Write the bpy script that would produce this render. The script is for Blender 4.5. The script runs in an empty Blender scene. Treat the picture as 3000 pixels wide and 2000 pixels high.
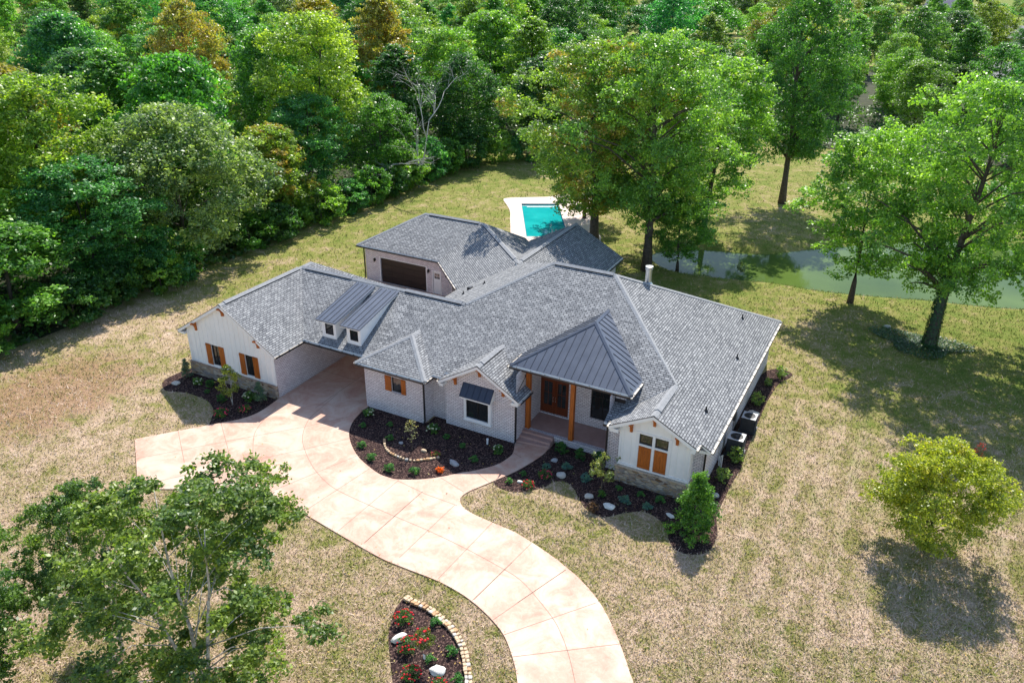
import bpy, bmesh, math, random
import numpy as np
from mathutils import Vector, Matrix
from mathutils.geometry import tessellate_polygon

C = bpy.context.scene.collection
S = bpy.context.scene
# ------------------------------------------------------------------ camera
CH = 26.0
CAMFIT = dict(f=2329.9413, p=0.4570029, r=0.0133561, yaw=-0.4765929, X0=-11.345616, Y0=37.379458)
_c, _s = math.cos(CAMFIT['yaw']), math.sin(CAMFIT['yaw'])
def _rot(X, Y, Z=0.0):
    return Vector((_c*X+_s*Y, -_s*X+_c*Y, Z))
CAM = _rot(-CAMFIT['X0'], -CAMFIT['Y0']); CAM.z = CH
_cp, _sp = math.cos(CAMFIT['p']), math.sin(CAMFIT['p'])
_r0 = _rot(1, 0, 0); _f0 = _rot(0, _cp, -_sp); _u0 = _rot(0, _sp, _cp)
_cr, _sr = math.cos(CAMFIT['r']), math.sin(CAMFIT['r'])
CR = _r0*_cr + _u0*_sr; CU = _u0*_cr - _r0*_sr; CF = _f0
cam = bpy.data.cameras.new('camera'); camo = bpy.data.objects.new('camera', cam); C.objects.link(camo)
m = Matrix.Identity(4)
for i in range(3):
    m[i][0] = CR[i]; m[i][1] = CU[i]; m[i][2] = -CF[i]; m[i][3] = CAM[i]
camo.matrix_world = m
cam.sensor_width = 36; cam.lens = CAMFIT['f']/3000*36; cam.clip_start = .5; cam.clip_end = 4000
S.camera = camo
# ------------------------------------------------------------------ light
SUN = Vector((-0.17, 0.82, 1.0)).normalized()
w = bpy.data.worlds.new('World'); S.world = w; w.use_nodes = True
nt = w.node_tree; bg = nt.nodes['Background']
sky = nt.nodes.new('ShaderNodeTexSky'); sky.sky_type = 'NISHITA'; sky.sun_disc = False
sky.sun_elevation = math.asin(SUN.z); sky.sun_rotation = math.atan2(SUN.x, SUN.y)
sky.altitude = 200; sky.air_density = 1.0; sky.dust_density = .6; sky.ozone_density = 1.5
nt.links.new(sky.outputs[0], bg.inputs[0]); bg.inputs[1].default_value = 0.15
sl = bpy.data.lights.new('sun', 'SUN'); sl.energy = 4.6; sl.angle = math.radians(.5); sl.color = (1, .955, .88)
so = bpy.data.objects.new('sun', sl); C.objects.link(so); so.location = (0, 0, 80)
so.rotation_euler = SUN.to_track_quat('Z', 'Y').to_euler()
S.view_settings.view_transform = 'Standard'; S.view_settings.look = 'None'
S.view_settings.gamma = 1; S.view_settings.use_curve_mapping = False
S.view_settings.exposure = 0.66
S.cycles.max_bounces = 6; S.cycles.diffuse_bounces = 3; S.cycles.glossy_bounces = 3
S.cycles.transmission_bounces = 4; S.cycles.transparent_max_bounces = 6
S.cycles.caustics_reflective = False; S.cycles.caustics_refractive = False

# ------------------------------------------------------------------ point helpers
def G(px, py, z=0.0):
    """point of the place seen at a spot of the survey picture, at height z"""
    a, b = px-1500.0, py-1000.0
    d = CR*(a/CAMFIT['f']) - CU*(b/CAMFIT['f']) + CF
    return CAM + d*((z-CAM.z)/d.z)
def PX(p):
    d = Vector(p)-CAM; k = d.dot(CF)
    return 1500+d.dot(CR)/k*CAMFIT['f'], 1000-d.dot(CU)/k*CAMFIT['f']
def G2(l, z=0.0):
    return [tuple(G(x, y, z)[:2]) for x, y in l]
def smooth(pts, n=6, closed=False):
    P = [Vector(p).to_2d() if len(p) > 2 else Vector(p) for p in pts]; out = []
    N = len(P); rng = N if closed else N-1
    for i in range(rng):
        p0 = P[(i-1) % N] if closed or i > 0 else P[0]
        p1 = P[i]; p2 = P[(i+1) % N]
        p3 = P[(i+2) % N] if closed or i+2 < N else P[-1]
        for k in range(n):
            t = k/n
            out.append(0.5*((2*p1)+(p2-p0)*t+(2*p0-5*p1+4*p2-p3)*t*t+(3*p1-p0-3*p2+p3)*t**3))
    if not closed: out.append(P[-1])
    return [tuple(p) for p in out]
def inside(poly, X, Y):
    X = np.asarray(X); Y = np.asarray(Y); r = np.zeros(X.shape, bool); n = len(poly)
    for i in range(n):
        x1, y1 = poly[i]; x2, y2 = poly[(i+1) % n]
        if y1 == y2: continue
        c = ((y1 > Y) != (y2 > Y)) & (X < (x2-x1)*(Y-y1)/(y2-y1)+x1)
        r ^= c
    return r
def sdist(poly, X, Y):
    d = np.full(np.shape(X), 1e9); n = len(poly)
    for i in range(n):
        x1, y1 = poly[i]; x2, y2 = poly[(i+1) % n]; dx, dy = x2-x1, y2-y1
        L = dx*dx+dy*dy+1e-12
        t = np.clip(((X-x1)*dx+(Y-y1)*dy)/L, 0, 1)
        d = np.minimum(d, np.hypot(X-x1-t*dx, Y-y1-t*dy))
    return np.where(inside(poly, X, Y), d, -d)

# ------------------------------------------------------------------ object helpers
def tag(o, label=None, cat=None, group=None, kind=None):
    if label: o['label'] = label
    if cat: o['category'] = cat
    if group: o['group'] = group
    if kind: o['kind'] = kind
    return o
def empty(name, loc=(0, 0, 0), label=None, cat=None, group=None, rz=0):
    o = bpy.data.objects.new(name, None); C.objects.link(o); o.location = loc; o.rotation_euler = (0, 0, rz)
    o.empty_display_size = .2
    return tag(o, label, cat, group)
def copy_tree(o, parent=None):
    c = o.copy(); C.objects.link(c); c.parent = parent
    for ch in list(o.children): copy_tree(ch, c)
    return c
class MB:
    """collects polygons; build() links them as one mesh object with metre UVs"""
    def __init__(s): s.v = []; s.f = []; s.m = []
    def poly(s, pts, mi=0):
        b = len(s.v); s.v += [tuple(p) for p in pts]; s.f.append(tuple(range(b, b+len(pts)))); s.m.append(mi)
    def mesh(s, V, Fs, mi=0):
        b = len(s.v); s.v += [tuple(p) for p in V]
        for f in Fs: s.f.append(tuple(b+i for i in f)); s.m.append(mi)
    def box(s, a, b, mi=0, M=None):
        x0, y0, z0 = [min(a[i], b[i]) for i in range(3)]; x1, y1, z1 = [max(a[i], b[i]) for i in range(3)]
        V = [(x0, y0, z0), (x1, y0, z0), (x1, y1, z0), (x0, y1, z0), (x0, y0, z1), (x1, y0, z1), (x1, y1, z1), (x0, y1, z1)]
        if M is not None: V = [tuple(M @ Vector(p)) for p in V]
        s.mesh(V, [(0, 3, 2, 1), (4, 5, 6, 7), (0, 1, 5, 4), (1, 2, 6, 5), (2, 3, 7, 6), (3, 0, 4, 7)], mi)
    def bevbox(s, a, b, e, mi=0, M=None):
        x0, y0, z0 = [min(a[i], b[i]) for i in range(3)]; x1, y1, z1 = [max(a[i], b[i]) for i in range(3)]
        bm = bmesh.new(); bmesh.ops.create_cube(bm, size=1)
        for v in bm.verts: v.co = Vector(((x0+x1)/2+v.co.x*(x1-x0), (y0+y1)/2+v.co.y*(y1-y0), (z0+z1)/2+v.co.z*(z1-z0)))
        bmesh.ops.bevel(bm, geom=bm.edges[:], offset=e, segments=2, affect='EDGES')
        if M is not None: bm.transform(M)
        bm.verts.index_update(); s.mesh([v.co[:] for v in bm.verts], [[v.index for v in f.verts] for f in bm.faces], mi); bm.free()
    def beam(s, a, b, wd, h, mi=0, up=(0, 0, 1)):
        a = Vector(a); b = Vector(b); d = (b-a); L = d.length; d.normalize(); up = Vector(up)
        sx = d.cross(up).normalized(); uz = sx.cross(d)
        M = Matrix(((d.x, sx.x, uz.x, a.x), (d.y, sx.y, uz.y, a.y), (d.z, sx.z, uz.z, a.z), (0, 0, 0, 1)))
        s.box((0, -wd/2, -h/2), (L, wd/2, h/2), mi, M)
    def tube(s, pts, rad, n=8, mi=0, caps=True):
        P = [Vector(p) for p in pts]; R = rad if hasattr(rad, '__len__') else [rad]*len(P); rings = []; b = len(s.v)
        for i, p in enumerate(P):
            d = (P[min(i+1, len(P)-1)]-P[max(i-1, 0)]).normalized()
            a = d.cross(Vector((0, 0, 1)))
            if a.length < .05: a = d.cross(Vector((0, 1, 0)))
            a.normalize(); c = d.cross(a)
            for k in range(n):
                t = 2*math.pi*k/n; s.v.append(tuple(p+(a*math.cos(t)+c*math.sin(t))*R[i]))
        for i in range(len(P)-1):
            for k in range(n):
                k2 = (k+1) % n; s.f.append((b+i*n+k, b+i*n+k2, b+(i+1)*n+k2, b+(i+1)*n+k)); s.m.append(mi)
        if caps:
            s.f.append(tuple(b+k for k in reversed(range(n)))); s.m.append(mi)
            s.f.append(tuple(b+(len(P)-1)*n+k for k in range(n))); s.m.append(mi)
    def lathe(s, prof, n=20, c=(0, 0, 0), mi=0):
        b = len(s.v)
        for r, z in prof:
            for k in range(n):
                t = 2*math.pi*k/n; s.v.append((c[0]+r*math.cos(t), c[1]+r*math.sin(t), c[2]+z))
        for i in range(len(prof)-1):
            for k in range(n):
                k2 = (k+1) % n; s.f.append((b+i*n+k, b+i*n+k2, b+(i+1)*n+k2, b+(i+1)*n+k)); s.m.append(mi)
    def prism(s, poly, z0, z1, mt=0, ms=0, mbm=None):
        P = [Vector((p[0], p[1], 0)) for p in poly]
        area = sum(P[i].x*P[(i+1) % len(P)].y-P[(i+1) % len(P)].x*P[i].y for i in range(len(P)))
        if area < 0: P.reverse()
        tri = tessellate_polygon([P]); b = len(s.v); n = len(P)
        s.v += [(p.x, p.y, z1) for p in P]
        for t in tri:
            a_, b_, c_ = t; cr = (P[b_]-P[a_]).cross(P[c_]-P[a_]).z
            if abs(cr) < 1e-10: continue
            s.f.append((b+a_, b+b_, b+c_) if cr > 0 else (b+a_, b+c_, b+b_)); s.m.append(mt)
        for i in range(n):
            p, q = P[i], P[(i+1) % n]
            s.poly([(p.x, p.y, z0), (q.x, q.y, z0), (q.x, q.y, z1), (p.x, p.y, z1)], ms)
    def build(s, name, mats, parent=None, smooth=False, uv=True, origin=None):
        me = bpy.data.meshes.new(name)
        V = s.v
        if origin is not None:
            V = [(v[0]-origin[0], v[1]-origin[1], v[2]-origin[2]) for v in V]
        me.from_pydata(V, [], s.f)
        if not isinstance(mats, (list, tuple)): mats = [mats]
        for m_ in mats: me.materials.append(m_)
        me.polygons.foreach_set('material_index', s.m)
        if smooth: me.polygons.foreach_set('use_smooth', [True]*len(s.f))
        if uv: autouv(me)
        me.update()
        o = bpy.data.objects.new(name, me); C.objects.link(o); o.parent = parent
        if origin is not None: o.location = origin
        return o
def autouv(me):
    uvl = me.uv_layers.new(name='UVMap'); d = uvl.data
    co = [v.co for v in me.vertices]
    for p in me.polygons:
        n = p.normal
        if abs(n.z) > .995: t = Vector((1, 0, 0)); b = Vector((0, 1, 0))
        else:
            t = Vector((0, 0, 1)).cross(n).normalized(); b = n.cross(t)
        for li in p.loop_indices:
            c = co[me.loops[li].vertex_index]; d[li].uv = (c.dot(t), c.dot(b))
def struct(o): o['kind'] = 'structure'; return o

# ------------------------------------------------------------------ materials
def mat(name, col=(.5, .5, .5), rough=.7, metal=0, spec=.5):
    m_ = bpy.data.materials.new(name); m_.use_nodes = True; b = m_.node_tree.nodes['Principled BSDF']
    b.inputs['Base Color'].default_value = (*col, 1); b.inputs['Roughness'].default_value = rough
    b.inputs['Metallic'].default_value = metal; b.inputs['Specular IOR Level'].default_value = spec
    return m_
class NT:
    def __init__(s, m_): s.t = m_.node_tree; s.b = s.t.nodes['Principled BSDF']
    def n(s, ty, **k):
        x = s.t.nodes.new(ty)
        for a, v in k.items():
            if a.startswith('i_'):
                key = a[2:].replace('_', ' ')
                x.inputs[key].default_value = v
            else: setattr(x, a, v)
        return x
    def l(s, a, b): s.t.links.new(a, b)
    def noise(s, scale, detail=4, rough=.6, vec=None, dist=0):
        x = s.n('ShaderNodeTexNoise'); x.inputs['Scale'].default_value = scale; x.inputs['Detail'].default_value = detail
        x.inputs['Roughness'].default_value = rough; x.inputs['Distortion'].default_value = dist
        if vec is not None: s.l(vec, x.inputs['Vector'])
        return x.outputs['Fac']
    def pos(s): return s.n('ShaderNodeNewGeometry').outputs['Position']
    def uv(s): return s.n('ShaderNodeTexCoord').outputs['UV']
    def obj(s): return s.n('ShaderNodeTexCoord').outputs['Object']
    def ramp(s, fac, stops, interp='LINEAR'):
        x = s.n('ShaderNodeValToRGB'); x.color_ramp.interpolation = interp; e = x.color_ramp.elements
        while len(e) < len(stops): e.new(.5)
        for i, (p, c) in enumerate(stops):
            e[i].position = p; e[i].color = (*c, 1) if len(c) == 3 else c
        s.l(fac, x.inputs[0]); return x.outputs[0]
    def mix(s, f, a, b, mode='MIX'):
        x = s.n('ShaderNodeMix', data_type='RGBA', blend_type=mode)
        for sock, v in ((x.inputs[0], f), (x.inputs[6], a), (x.inputs[7], b)):
            if hasattr(v, 'default_value'): s.l(v, sock)
            elif isinstance(v, (int, float)): sock.default_value = v
            else: sock.default_value = (*v, 1)
        return x.outputs[2]
    def math(s, op, a, b=0.0, c=None):
        x = s.n('ShaderNodeMath', operation=op)
        for i, v in enumerate((a, b) if c is None else (a, b, c)):
            if hasattr(v, 'default_value'): s.l(v, x.inputs[i])
            else: x.inputs[i].default_value = v
        return x.outputs[0]
    def maprange(s, v, a, b, c=0., d=1.):
        x = s.n('ShaderNodeMapRange'); s.l(v, x.inputs[0])
        for i, q in enumerate((a, b, c, d)): x.inputs[i+1].default_value = q
        return x.outputs[0]
    def mapping(s, vec, sc=(1, 1, 1), loc=(0, 0, 0), rot=(0, 0, 0)):
        x = s.n('ShaderNodeMapping'); s.l(vec, x.inputs[0]); x.inputs['Scale'].default_value = sc
        x.inputs['Location'].default_value = loc; x.inputs['Rotation'].default_value = rot; return x.outputs[0]
    def bump(s, h, dist=.01, st=1.0):
        x = s.n('ShaderNodeBump'); s.l(h, x.inputs['Height']); x.inputs['Distance'].default_value = dist
        x.inputs['Strength'].default_value = st; s.l(x.outputs[0], s.b.inputs['Normal'])
    def brick(s, vec, w_, h_, c1, c2, mo, ms=.01, off=.5, bias=0, sm=.1):
        x = s.n('ShaderNodeTexBrick'); s.l(vec, x.inputs['Vector']); x.offset = off
        x.inputs['Scale'].default_value = 1; x.inputs['Brick Width'].default_value = w_; x.inputs['Row Height'].default_value = h_
        x.inputs['Color1'].default_value = (*c1, 1); x.inputs['Color2'].default_value = (*c2, 1); x.inputs['Mortar'].default_value = (*mo, 1)
        x.inputs['Mortar Size'].default_value = ms; x.inputs['Bias'].default_value = bias; x.inputs['Mortar Smooth'].default_value = sm
        return x
    def col(s, c): s.l(c, s.b.inputs['Base Color'])

def m_brick():
    m_ = mat('whitewashed brick', rough=.85, spec=.2); t = NT(m_); uv = t.uv()
    b = t.brick(uv, .25, .095, (.92, .87, .87), (.70, .63, .64), (.25, .21, .24), .017, sm=.2)
    n1 = t.noise(3.0, 5, .6, uv); n2 = t.noise(22, 4, .7, uv)
    c = t.mix(t.maprange(n2, .4, .75, 0, .5), b.outputs['Color'], (.80, .77, .75))
    c = t.mix(t.maprange(n1, .45, .8, 0, .35), c, (.56, .50, .50))
    t.col(c); t.bump(t.math('MULTIPLY', b.outputs['Fac'], -1), .012, .8)
    return m_
def m_shingle():
    m_ = mat('grey architectural shingle', rough=.92, spec=.15); t = NT(m_); uv = t.uv()
    b = t.brick(uv, .31, .145, (.375, .375, .37), (.225, .228, .232), (.035, .036, .04), .017, .37, sm=.2)  # near-black joints paint the shadow lines of the laminated tabs into the colour
    b2 = t.brick(t.mapping(uv, loc=(.13, 0, 0)), .21, .145, (1.15, 1.15, 1.15), (.72, .73, .75), (.62, .62, .64), .006, .61, sm=.5)
    c = t.mix(1.0, b.outputs['Color'], b2.outputs['Color'], 'MULTIPLY')
    n1 = t.noise(.45, 5, .6, uv); n2 = t.noise(60, 2, .7, uv)
    c = t.mix(t.maprange(n1, .4, .75, 0, .22), c, (.33, .33, .33))
    c = t.mix(1.0, c, t.ramp(n2, [(.3, (.8, .8, .8)), (.7, (1.2, 1.2, 1.2))]), 'MULTIPLY')
    t.col(c)
    sep = t.n('ShaderNodeSeparateXYZ'); t.l(uv, sep.inputs[0])
    saw = t.math('FRACT', t.math('DIVIDE', sep.outputs[1], .145))
    h = t.math('ADD', t.math('MULTIPLY', saw, -.9), t.math('MULTIPLY', b.outputs['Fac'], -.6))
    t.bump(h, .022, .9)
    return m_
def m_ridge():
    m_ = mat('shingle ridge cap', rough=.92, spec=.15); t = NT(m_); uv = t.uv()
    n1 = t.noise(5, 5, .6, uv)
    t.col(t.ramp(n1, [(.3, (.26, .262, .265)), (.7, (.37, .372, .375))])); t.bump(n1, .02, .6)
    return m_
def m_siding():
    m_ = mat('white board siding', (.84, .84, .82), rough=.55, spec=.3); t = NT(m_); n1 = t.noise(1.5, 4, .6, t.pos())
    t.col(t.ramp(n1, [(.3, (.82, .815, .79)), (.7, (.87, .865, .845))])); return m_
def m_stone():
    m_ = mat('ledge stone', rough=.85, spec=.2); t = NT(m_); uv = t.uv()
    mp = t.mapping(uv, sc=(3.0, 7.0, 1)); nz = t.n('ShaderNodeTexNoise', i_Scale=2.0, i_Detail=2.0); t.l(mp, nz.inputs['Vector'])
    ds = t.mix(.12, mp, nz.outputs['Color'], 'ADD')
    v = t.n('ShaderNodeTexVoronoi', feature='F1'); t.l(ds, v.inputs['Vector']); v.inputs['Scale'].default_value = 1.0
    e = t.n('ShaderNodeTexVoronoi', feature='DISTANCE_TO_EDGE'); t.l(ds, e.inputs['Vector']); e.inputs['Scale'].default_value = 1.0
    sp = t.n('ShaderNodeSeparateColor'); t.l(v.outputs['Color'], sp.inputs[0])
    c = t.ramp(sp.outputs[0], [(0, (.16, .095, .055)), (.25, (.42, .30, .18)), (.5, (.58, .50, .40)), (.7, (.36, .26, .18)), (.85, (.30, .27, .26)), (1, (.68, .52, .34))])
    n2 = t.noise(25, 4, .7, uv)
    c = t.mix(1.0, c, t.ramp(n2, [(.3, (.7, .7, .7)), (.7, (1.2, 1.2, 1.2))]), 'MULTIPLY')
    ed = t.maprange(e.outputs['Distance'], .02, .09)
    t.col(t.mix(ed, (.36, .33, .30), c)); t.bump(t.math('ADD', ed, t.math('MULTIPLY', n2, .3)), .04, 1.0)
    return m_
def m_wood(name, c1, c2, rough=.5, sc=(14, 14, 1.2)):
    m_ = mat(name, rough=rough, spec=.35); t = NT(m_)
    p = t.mapping(t.obj(), sc=sc); n1 = t.noise(1.0, 6, .65, p, 1.5); n2 = t.noise(1.2, 3, .5, t.obj())
    c = t.ramp(n1, [(.28, c2), (.5, c1), (.75, tuple(min(1, v*1.25) for v in c1))])
    t.col(t.mix(t.maprange(n2, .4, .8, 0, .4), c, c2)); t.bump(n1, .004, .5); return m_
def m_noise(name, a, b, scale, rough=.8, bump=0, metal=0, spec=.4, pos=True, detail=6):
    m_ = mat(name, rough=rough, metal=metal, spec=spec); t = NT(m_)
    n1 = t.noise(scale, detail, .65, t.pos() if pos else t.obj()); t.col(t.ramp(n1, [(.3, a), (.7, b)]))
    if bump: t.bump(n1, bump, .8)
    return m_
def m_concrete():
    m_ = mat('stained concrete', rough=.62, spec=.35); t = NT(m_); p = t.pos()
    n1 = t.noise(.55, 8, .68, p, .8); n2 = t.noise(2.6, 6, .7, p, 1.5); n3 = t.noise(45, 3, .7, p)
    c = t.ramp(n1, [(.32, (.50, .255, .18)), (.47, (.57, .345, .25)), (.58, (.64, .455, .345)), (.72, (.68, .53, .41))])
    c = t.mix(t.maprange(n2, .45, .75, 0, .5), c, (.68, .52, .40))
    c = t.mix(1.0, c, t.ramp(n3, [(.3, (.93, .93, .93)), (.7, (1.05, 1.05, 1.05))]), 'MULTIPLY')
    n4 = t.noise(6, 5, .75, p, 3); c = t.mix(t.maprange(n4, .62, .75, 0, .35), c, (.42, .26, .19))
    t.col(c); t.bump(n3, .003, .3); return m_
def m_mulch():
    m_ = mat('dark shredded mulch', rough=.95, spec=.1); t = NT(m_); p = t.pos()
    v = t.n('ShaderNodeTexVoronoi', feature='F1'); t.l(t.mapping(p, sc=(24, 16, 20)), v.inputs['Vector']); v.inputs['Scale'].default_value = 1.0
    sp = t.n('ShaderNodeSeparateColor'); t.l(v.outputs['Color'], sp.inputs[0]); n1 = t.noise(1.2, 4, .6, p)
    c = t.ramp(sp.outputs[0], [(0, (.012, .008, .008)), (.55, (.05, .03, .028)), (.85, (.12, .07, .06)), (1, (.26, .17, .13))])
    t.col(t.mix(t.maprange(n1, .4, .7, 0, .4), c, (.035, .02, .021))); t.bump(sp.outputs[1], .03, 1.0); return m_
def m_grass():
    m_ = mat('dry lawn', rough=.95, spec=.08); t = NT(m_); p = t.pos()
    big = t.noise(.11, 5, .6, p); mid = t.noise(.75, 6, .68, p, .6); fine = t.noise(7, 6, .75, p, .8); vf = t.noise(28, 4, .8, p)
    sep = t.n('ShaderNodeSeparateXYZ'); t.l(p, sep.inputs[0])
    # greener by the pond and behind the house, drier in front
    gy = t.maprange(sep.outputs[1], 6, 30, -.035, .10); gx = t.maprange(sep.outputs[0], 33, 40, 0, .09)
    g = t.math('ADD', t.math('ADD', t.math('MULTIPLY', big, .38), t.math('MULTIPLY', mid, .62)), t.math('ADD', gy, gx))
    g = t.math('ADD', g, t.math('MULTIPLY', t.math('SUBTRACT', fine, .5), .62))
    c = t.ramp(g, [(.33, (.62, .47, .345)), (.43, (.47, .345, .225)), (.50, (.35, .285, .14)), (.57, (.25, .24, .07)), (.66, (.175, .21, .045)), (.85, (.11, .18, .03))])
    wob = t.math('MULTIPLY', t.math('SUBTRACT', mid, .5), 1.1)
    stp = t.math('SINE', t.math('MULTIPLY', t.math('ADD', sep.outputs[0], wob), 4.4)); side = t.math('MULTIPLY', t.maprange(sep.outputs[0], 20.5, 23), t.maprange(sep.outputs[1], 22, 12))
    c = t.mix(t.math('MULTIPLY', side, t.maprange(stp, -.2, 1, 0, .42)), c, (.60, .46, .35))
    c = t.mix(t.math('MULTIPLY', side, t.maprange(stp, .1, -1, 0, .25)), c, (.20, .19, .07))
    sx, sy = t.math('SUBTRACT', sep.outputs[0], -19.5), t.math('SUBTRACT', sep.outputs[1], -2.5)
    rad = t.math('ADD', t.math('MULTIPLY', t.math('MULTIPLY', sx, sx), .035), t.math('MULTIPLY', t.math('MULTIPLY', sy, sy), .02))
    soil = t.maprange(t.math('ADD', rad, t.math('MULTIPLY', t.math('SUBTRACT', mid, .5), 2.2)), .25, 1.0, .75, 0)
    c = t.mix(soil, c, t.ramp(fine, [(.35, (.23, .115, .06)), (.65, (.44, .28, .17))]))
    c = t.mix(1.0, c, t.ramp(vf, [(.30, (.42, .42, .38)), (.5, (1, 1, 1)), (.70, (1.65, 1.6, 1.5))]), 'MULTIPLY')
    t.col(c); t.bump(t.math('ADD', fine, vf), .05, 1.0)
    return m_
def m_leaf(name='broadleaf foliage', trans=.42):
    m_ = bpy.data.materials.new(name); m_.use_nodes = True; t = NT(m_); tr = t.t; out = tr.nodes['Material Output']; b = t.b
    oi = t.n('ShaderNodeObjectInfo'); r1 = t.n('ShaderNodeAttribute', attribute_name='rnd').outputs['Fac']; cl = t.n('ShaderNodeAttribute', attribute_name='clump').outputs['Fac']
    c = t.mix(1.0, oi.outputs['Color'], t.ramp(r1, [(0, (.55, .6, .6)), (.5, (1.05, 1.05, 1)), (1, (1.9, 1.7, 1.3))]), 'MULTIPLY')
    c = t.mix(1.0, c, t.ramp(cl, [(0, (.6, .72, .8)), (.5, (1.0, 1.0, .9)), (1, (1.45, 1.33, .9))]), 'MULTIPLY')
    th = t.math('SUBTRACT', 1.0, oi.outputs['Alpha'])
    au = t.math('MULTIPLY', t.maprange(t.math('SUBTRACT', cl, th), 0, .12), .85)
    c = t.mix(au, c, t.ramp(r1, [(0, (.26, .19, .04)), (.5, (.42, .31, .07)), (1, (.55, .27, .06))]))
    b.inputs['Roughness'].default_value = .42; b.inputs['Specular IOR Level'].default_value = .55
    t.l(c, b.inputs['Base Color'])
    tl = t.n('ShaderNodeBsdfTranslucent'); c2 = t.mix(1.0, c, (1.45, 1.65, .65), 'MULTIPLY'); t.l(c2, tl.inputs[0])
    mx = t.n('ShaderNodeMixShader'); mx.inputs[0].default_value = trans; t.l(b.outputs[0], mx.inputs[1]); t.l(tl.outputs[0], mx.inputs[2])
    t.l(mx.outputs[0], out.inputs[0]); return m_
def m_glass():
    m_ = mat('window glass', (.018, .022, .024), rough=.04, spec=.9); return m_
M = {}
M['brick'] = m_brick(); M['shingle'] = m_shingle(); M['ridge'] = m_ridge(); M['siding'] = m_siding(); M['stone'] = m_stone()
M['white'] = m_noise('white painted trim', (.76, .76, .75), (.83, .83, .82), 3, .5)
M['black'] = m_noise('black aluminium', (.012, .012, .014), (.022, .022, .025), 4, .4)
M['cream'] = m_noise('gutter lining', (.55, .47, .38), (.72, .66, .58), 6, .45)
M['cedar'] = m_wood('stained cedar', (.44, .125, .02), (.20, .045, .006))
M['door'] = m_wood('mahogany stained door', (.16, .04, .016), (.07, .018, .008), .3)
M['gdoor'] = m_wood('dark brown garage door', (.030, .018, .015), (.014, .009, .008), .45, (1.2, 14, 14))
M['glass'] = m_glass()
M['metal'] = m_noise('charcoal standing seam metal', (.115, .128, .155), (.15, .165, .195), 1.2, .36, metal=.55, spec=.5)
M['metal2'] = m_noise('navy awning metal', (.028, .036, .06), (.04, .05, .08), 1.2, .4, spec=.5)
M['concrete'] = m_concrete(); M['mulch'] = m_mulch(); M['grass'] = m_grass(); M['leaf'] = m_leaf()
M['joint'] = m_noise('saw cut joint', (.20, .12, .09), (.30, .19, .15), 5, .9)
M['porch'] = m_noise('porch slab', (.40, .24, .20), (.50, .32, .27), 2.5, .55)
M['bark'] = m_noise('grey brown bark', (.045, .035, .028), (.14, .115, .09), 6, .9, .03)
M['birch'] = m_noise('white birch bark', (.12, .10, .085), (.72, .68, .62), 5, .8, .01)
M['dead'] = m_noise('bleached dead wood', (.32, .31, .28), (.58, .57, .53), 8, .9)
M['rock'] = m_noise('fieldstone', (.42, .37, .31), (.72, .67, .60), 5, .85, .03, pos=False)
M['tan'] = m_noise('tan sandstone', (.50, .33, .18), (.76, .62, .44), 4, .85, .02, pos=False)
M['steel'] = mat('galvanised steel', (.62, .64, .66), .28, .9)
M['grey'] = m_noise('grey cabinet metal', (.035, .037, .042), (.06, .062, .068), 6, .5)
M['silver'] = m_noise('light grey cabinet top', (.42, .42, .44), (.55, .55, .57), 6, .4)

# ------------------------------------------------------------------ ground, pond, drive, beds
PH = lambda x, y: (1300+x/2.94, 450+y/2.94)
P4 = lambda x, y: (2000+x/2.24, 600+y/2.24)
ZP = -.5
pond_px = [(1905, 756), (1912, 746), (1946, 737), (2048, 732), (2134, 738), (2245, 745), (2348, 734), (2480, 722), (2640, 706), (2800, 706), (2990, 735), (3200, 790),
           (3250, 880), (3120, 912), (2973, 906), (2848, 897), (2705, 881), (2536, 868), (2402, 854), (2268, 832), (2134, 819), (2000, 801), (1935, 781)]
pond_in = smooth(G2(pond_px, ZP), 4, True)
pool_c = [G(1526, 598), G(1637, 598), G(1667, 710), G(1530, 700)]
_ax = Vector((3.7, 2.1, 0)).normalized(); _ay = Vector((-_ax.y, _ax.x, 0))
_pc = (Vector(G(1526, 598))+Vector(G(1637, 598)))/2
PW, PLn = 2.12, 11.6
PM = Matrix(((_ax.x, _ay.x, 0, _pc.x-_ay.x*PLn/2), (_ax.y, _ay.y, 0, _pc.y-_ay.y*PLn/2), (0, 0, 1, 0), (0, 0, 0, 1)))
pool_hole = [tuple((PM @ Vector(p))[:2]) for p in ((-PW-.3, -PLn/2-.3, 0), (PW+.3, -PLn/2-.3, 0), (PW+.3, PLn/2+.3, 0), (-PW-.3, PLn/2+.3, 0))]

def hground(X, Y):
    X = np.asarray(X, float); Y = np.asarray(Y, float)
    d = sdist(pond_in, X, Y)
    z = np.clip(ZP-d*.42, -1.6, 0)
    z = np.where(d < -1.5, 0, z)
    z = np.where(inside(pool_hole, X, Y), -2.2, z)
    far = np.clip((np.hypot(X, Y-20)-45)/60, 0, 1)
    z = z + far*(np.sin(X*.05+1)*np.cos(Y*.043)*.5)
    return z
def axis(lo, a, b, hi, st):
    core = np.arange(a, b+st/2, st); L = []; v = a; d = st
    while v > lo: d *= 1.35; v -= d; L.append(v)
    R = []; v = core[-1]; d = st
    while v < hi: d *= 1.35; v += d; R.append(v)
    return np.concatenate([L[::-1], core, R])
xs = axis(-2500, -36, 62, 2500, .8); ys = axis(-300, -26, 92, 3500, .8)
GX_, GY_ = np.meshgrid(xs, ys); GZ = hground(GX_, GY_)
nx, ny = len(xs), len(ys)
me = bpy.data.meshes.new('ground'); V = np.stack([GX_, GY_, GZ], -1).reshape(-1, 3)
ii = np.arange(nx*ny).reshape(ny, nx)
Q = np.stack([ii[:-1, :-1], ii[:-1, 1:], ii[1:, 1:], ii[1:, :-1]], -1).reshape(-1, 4)
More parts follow.
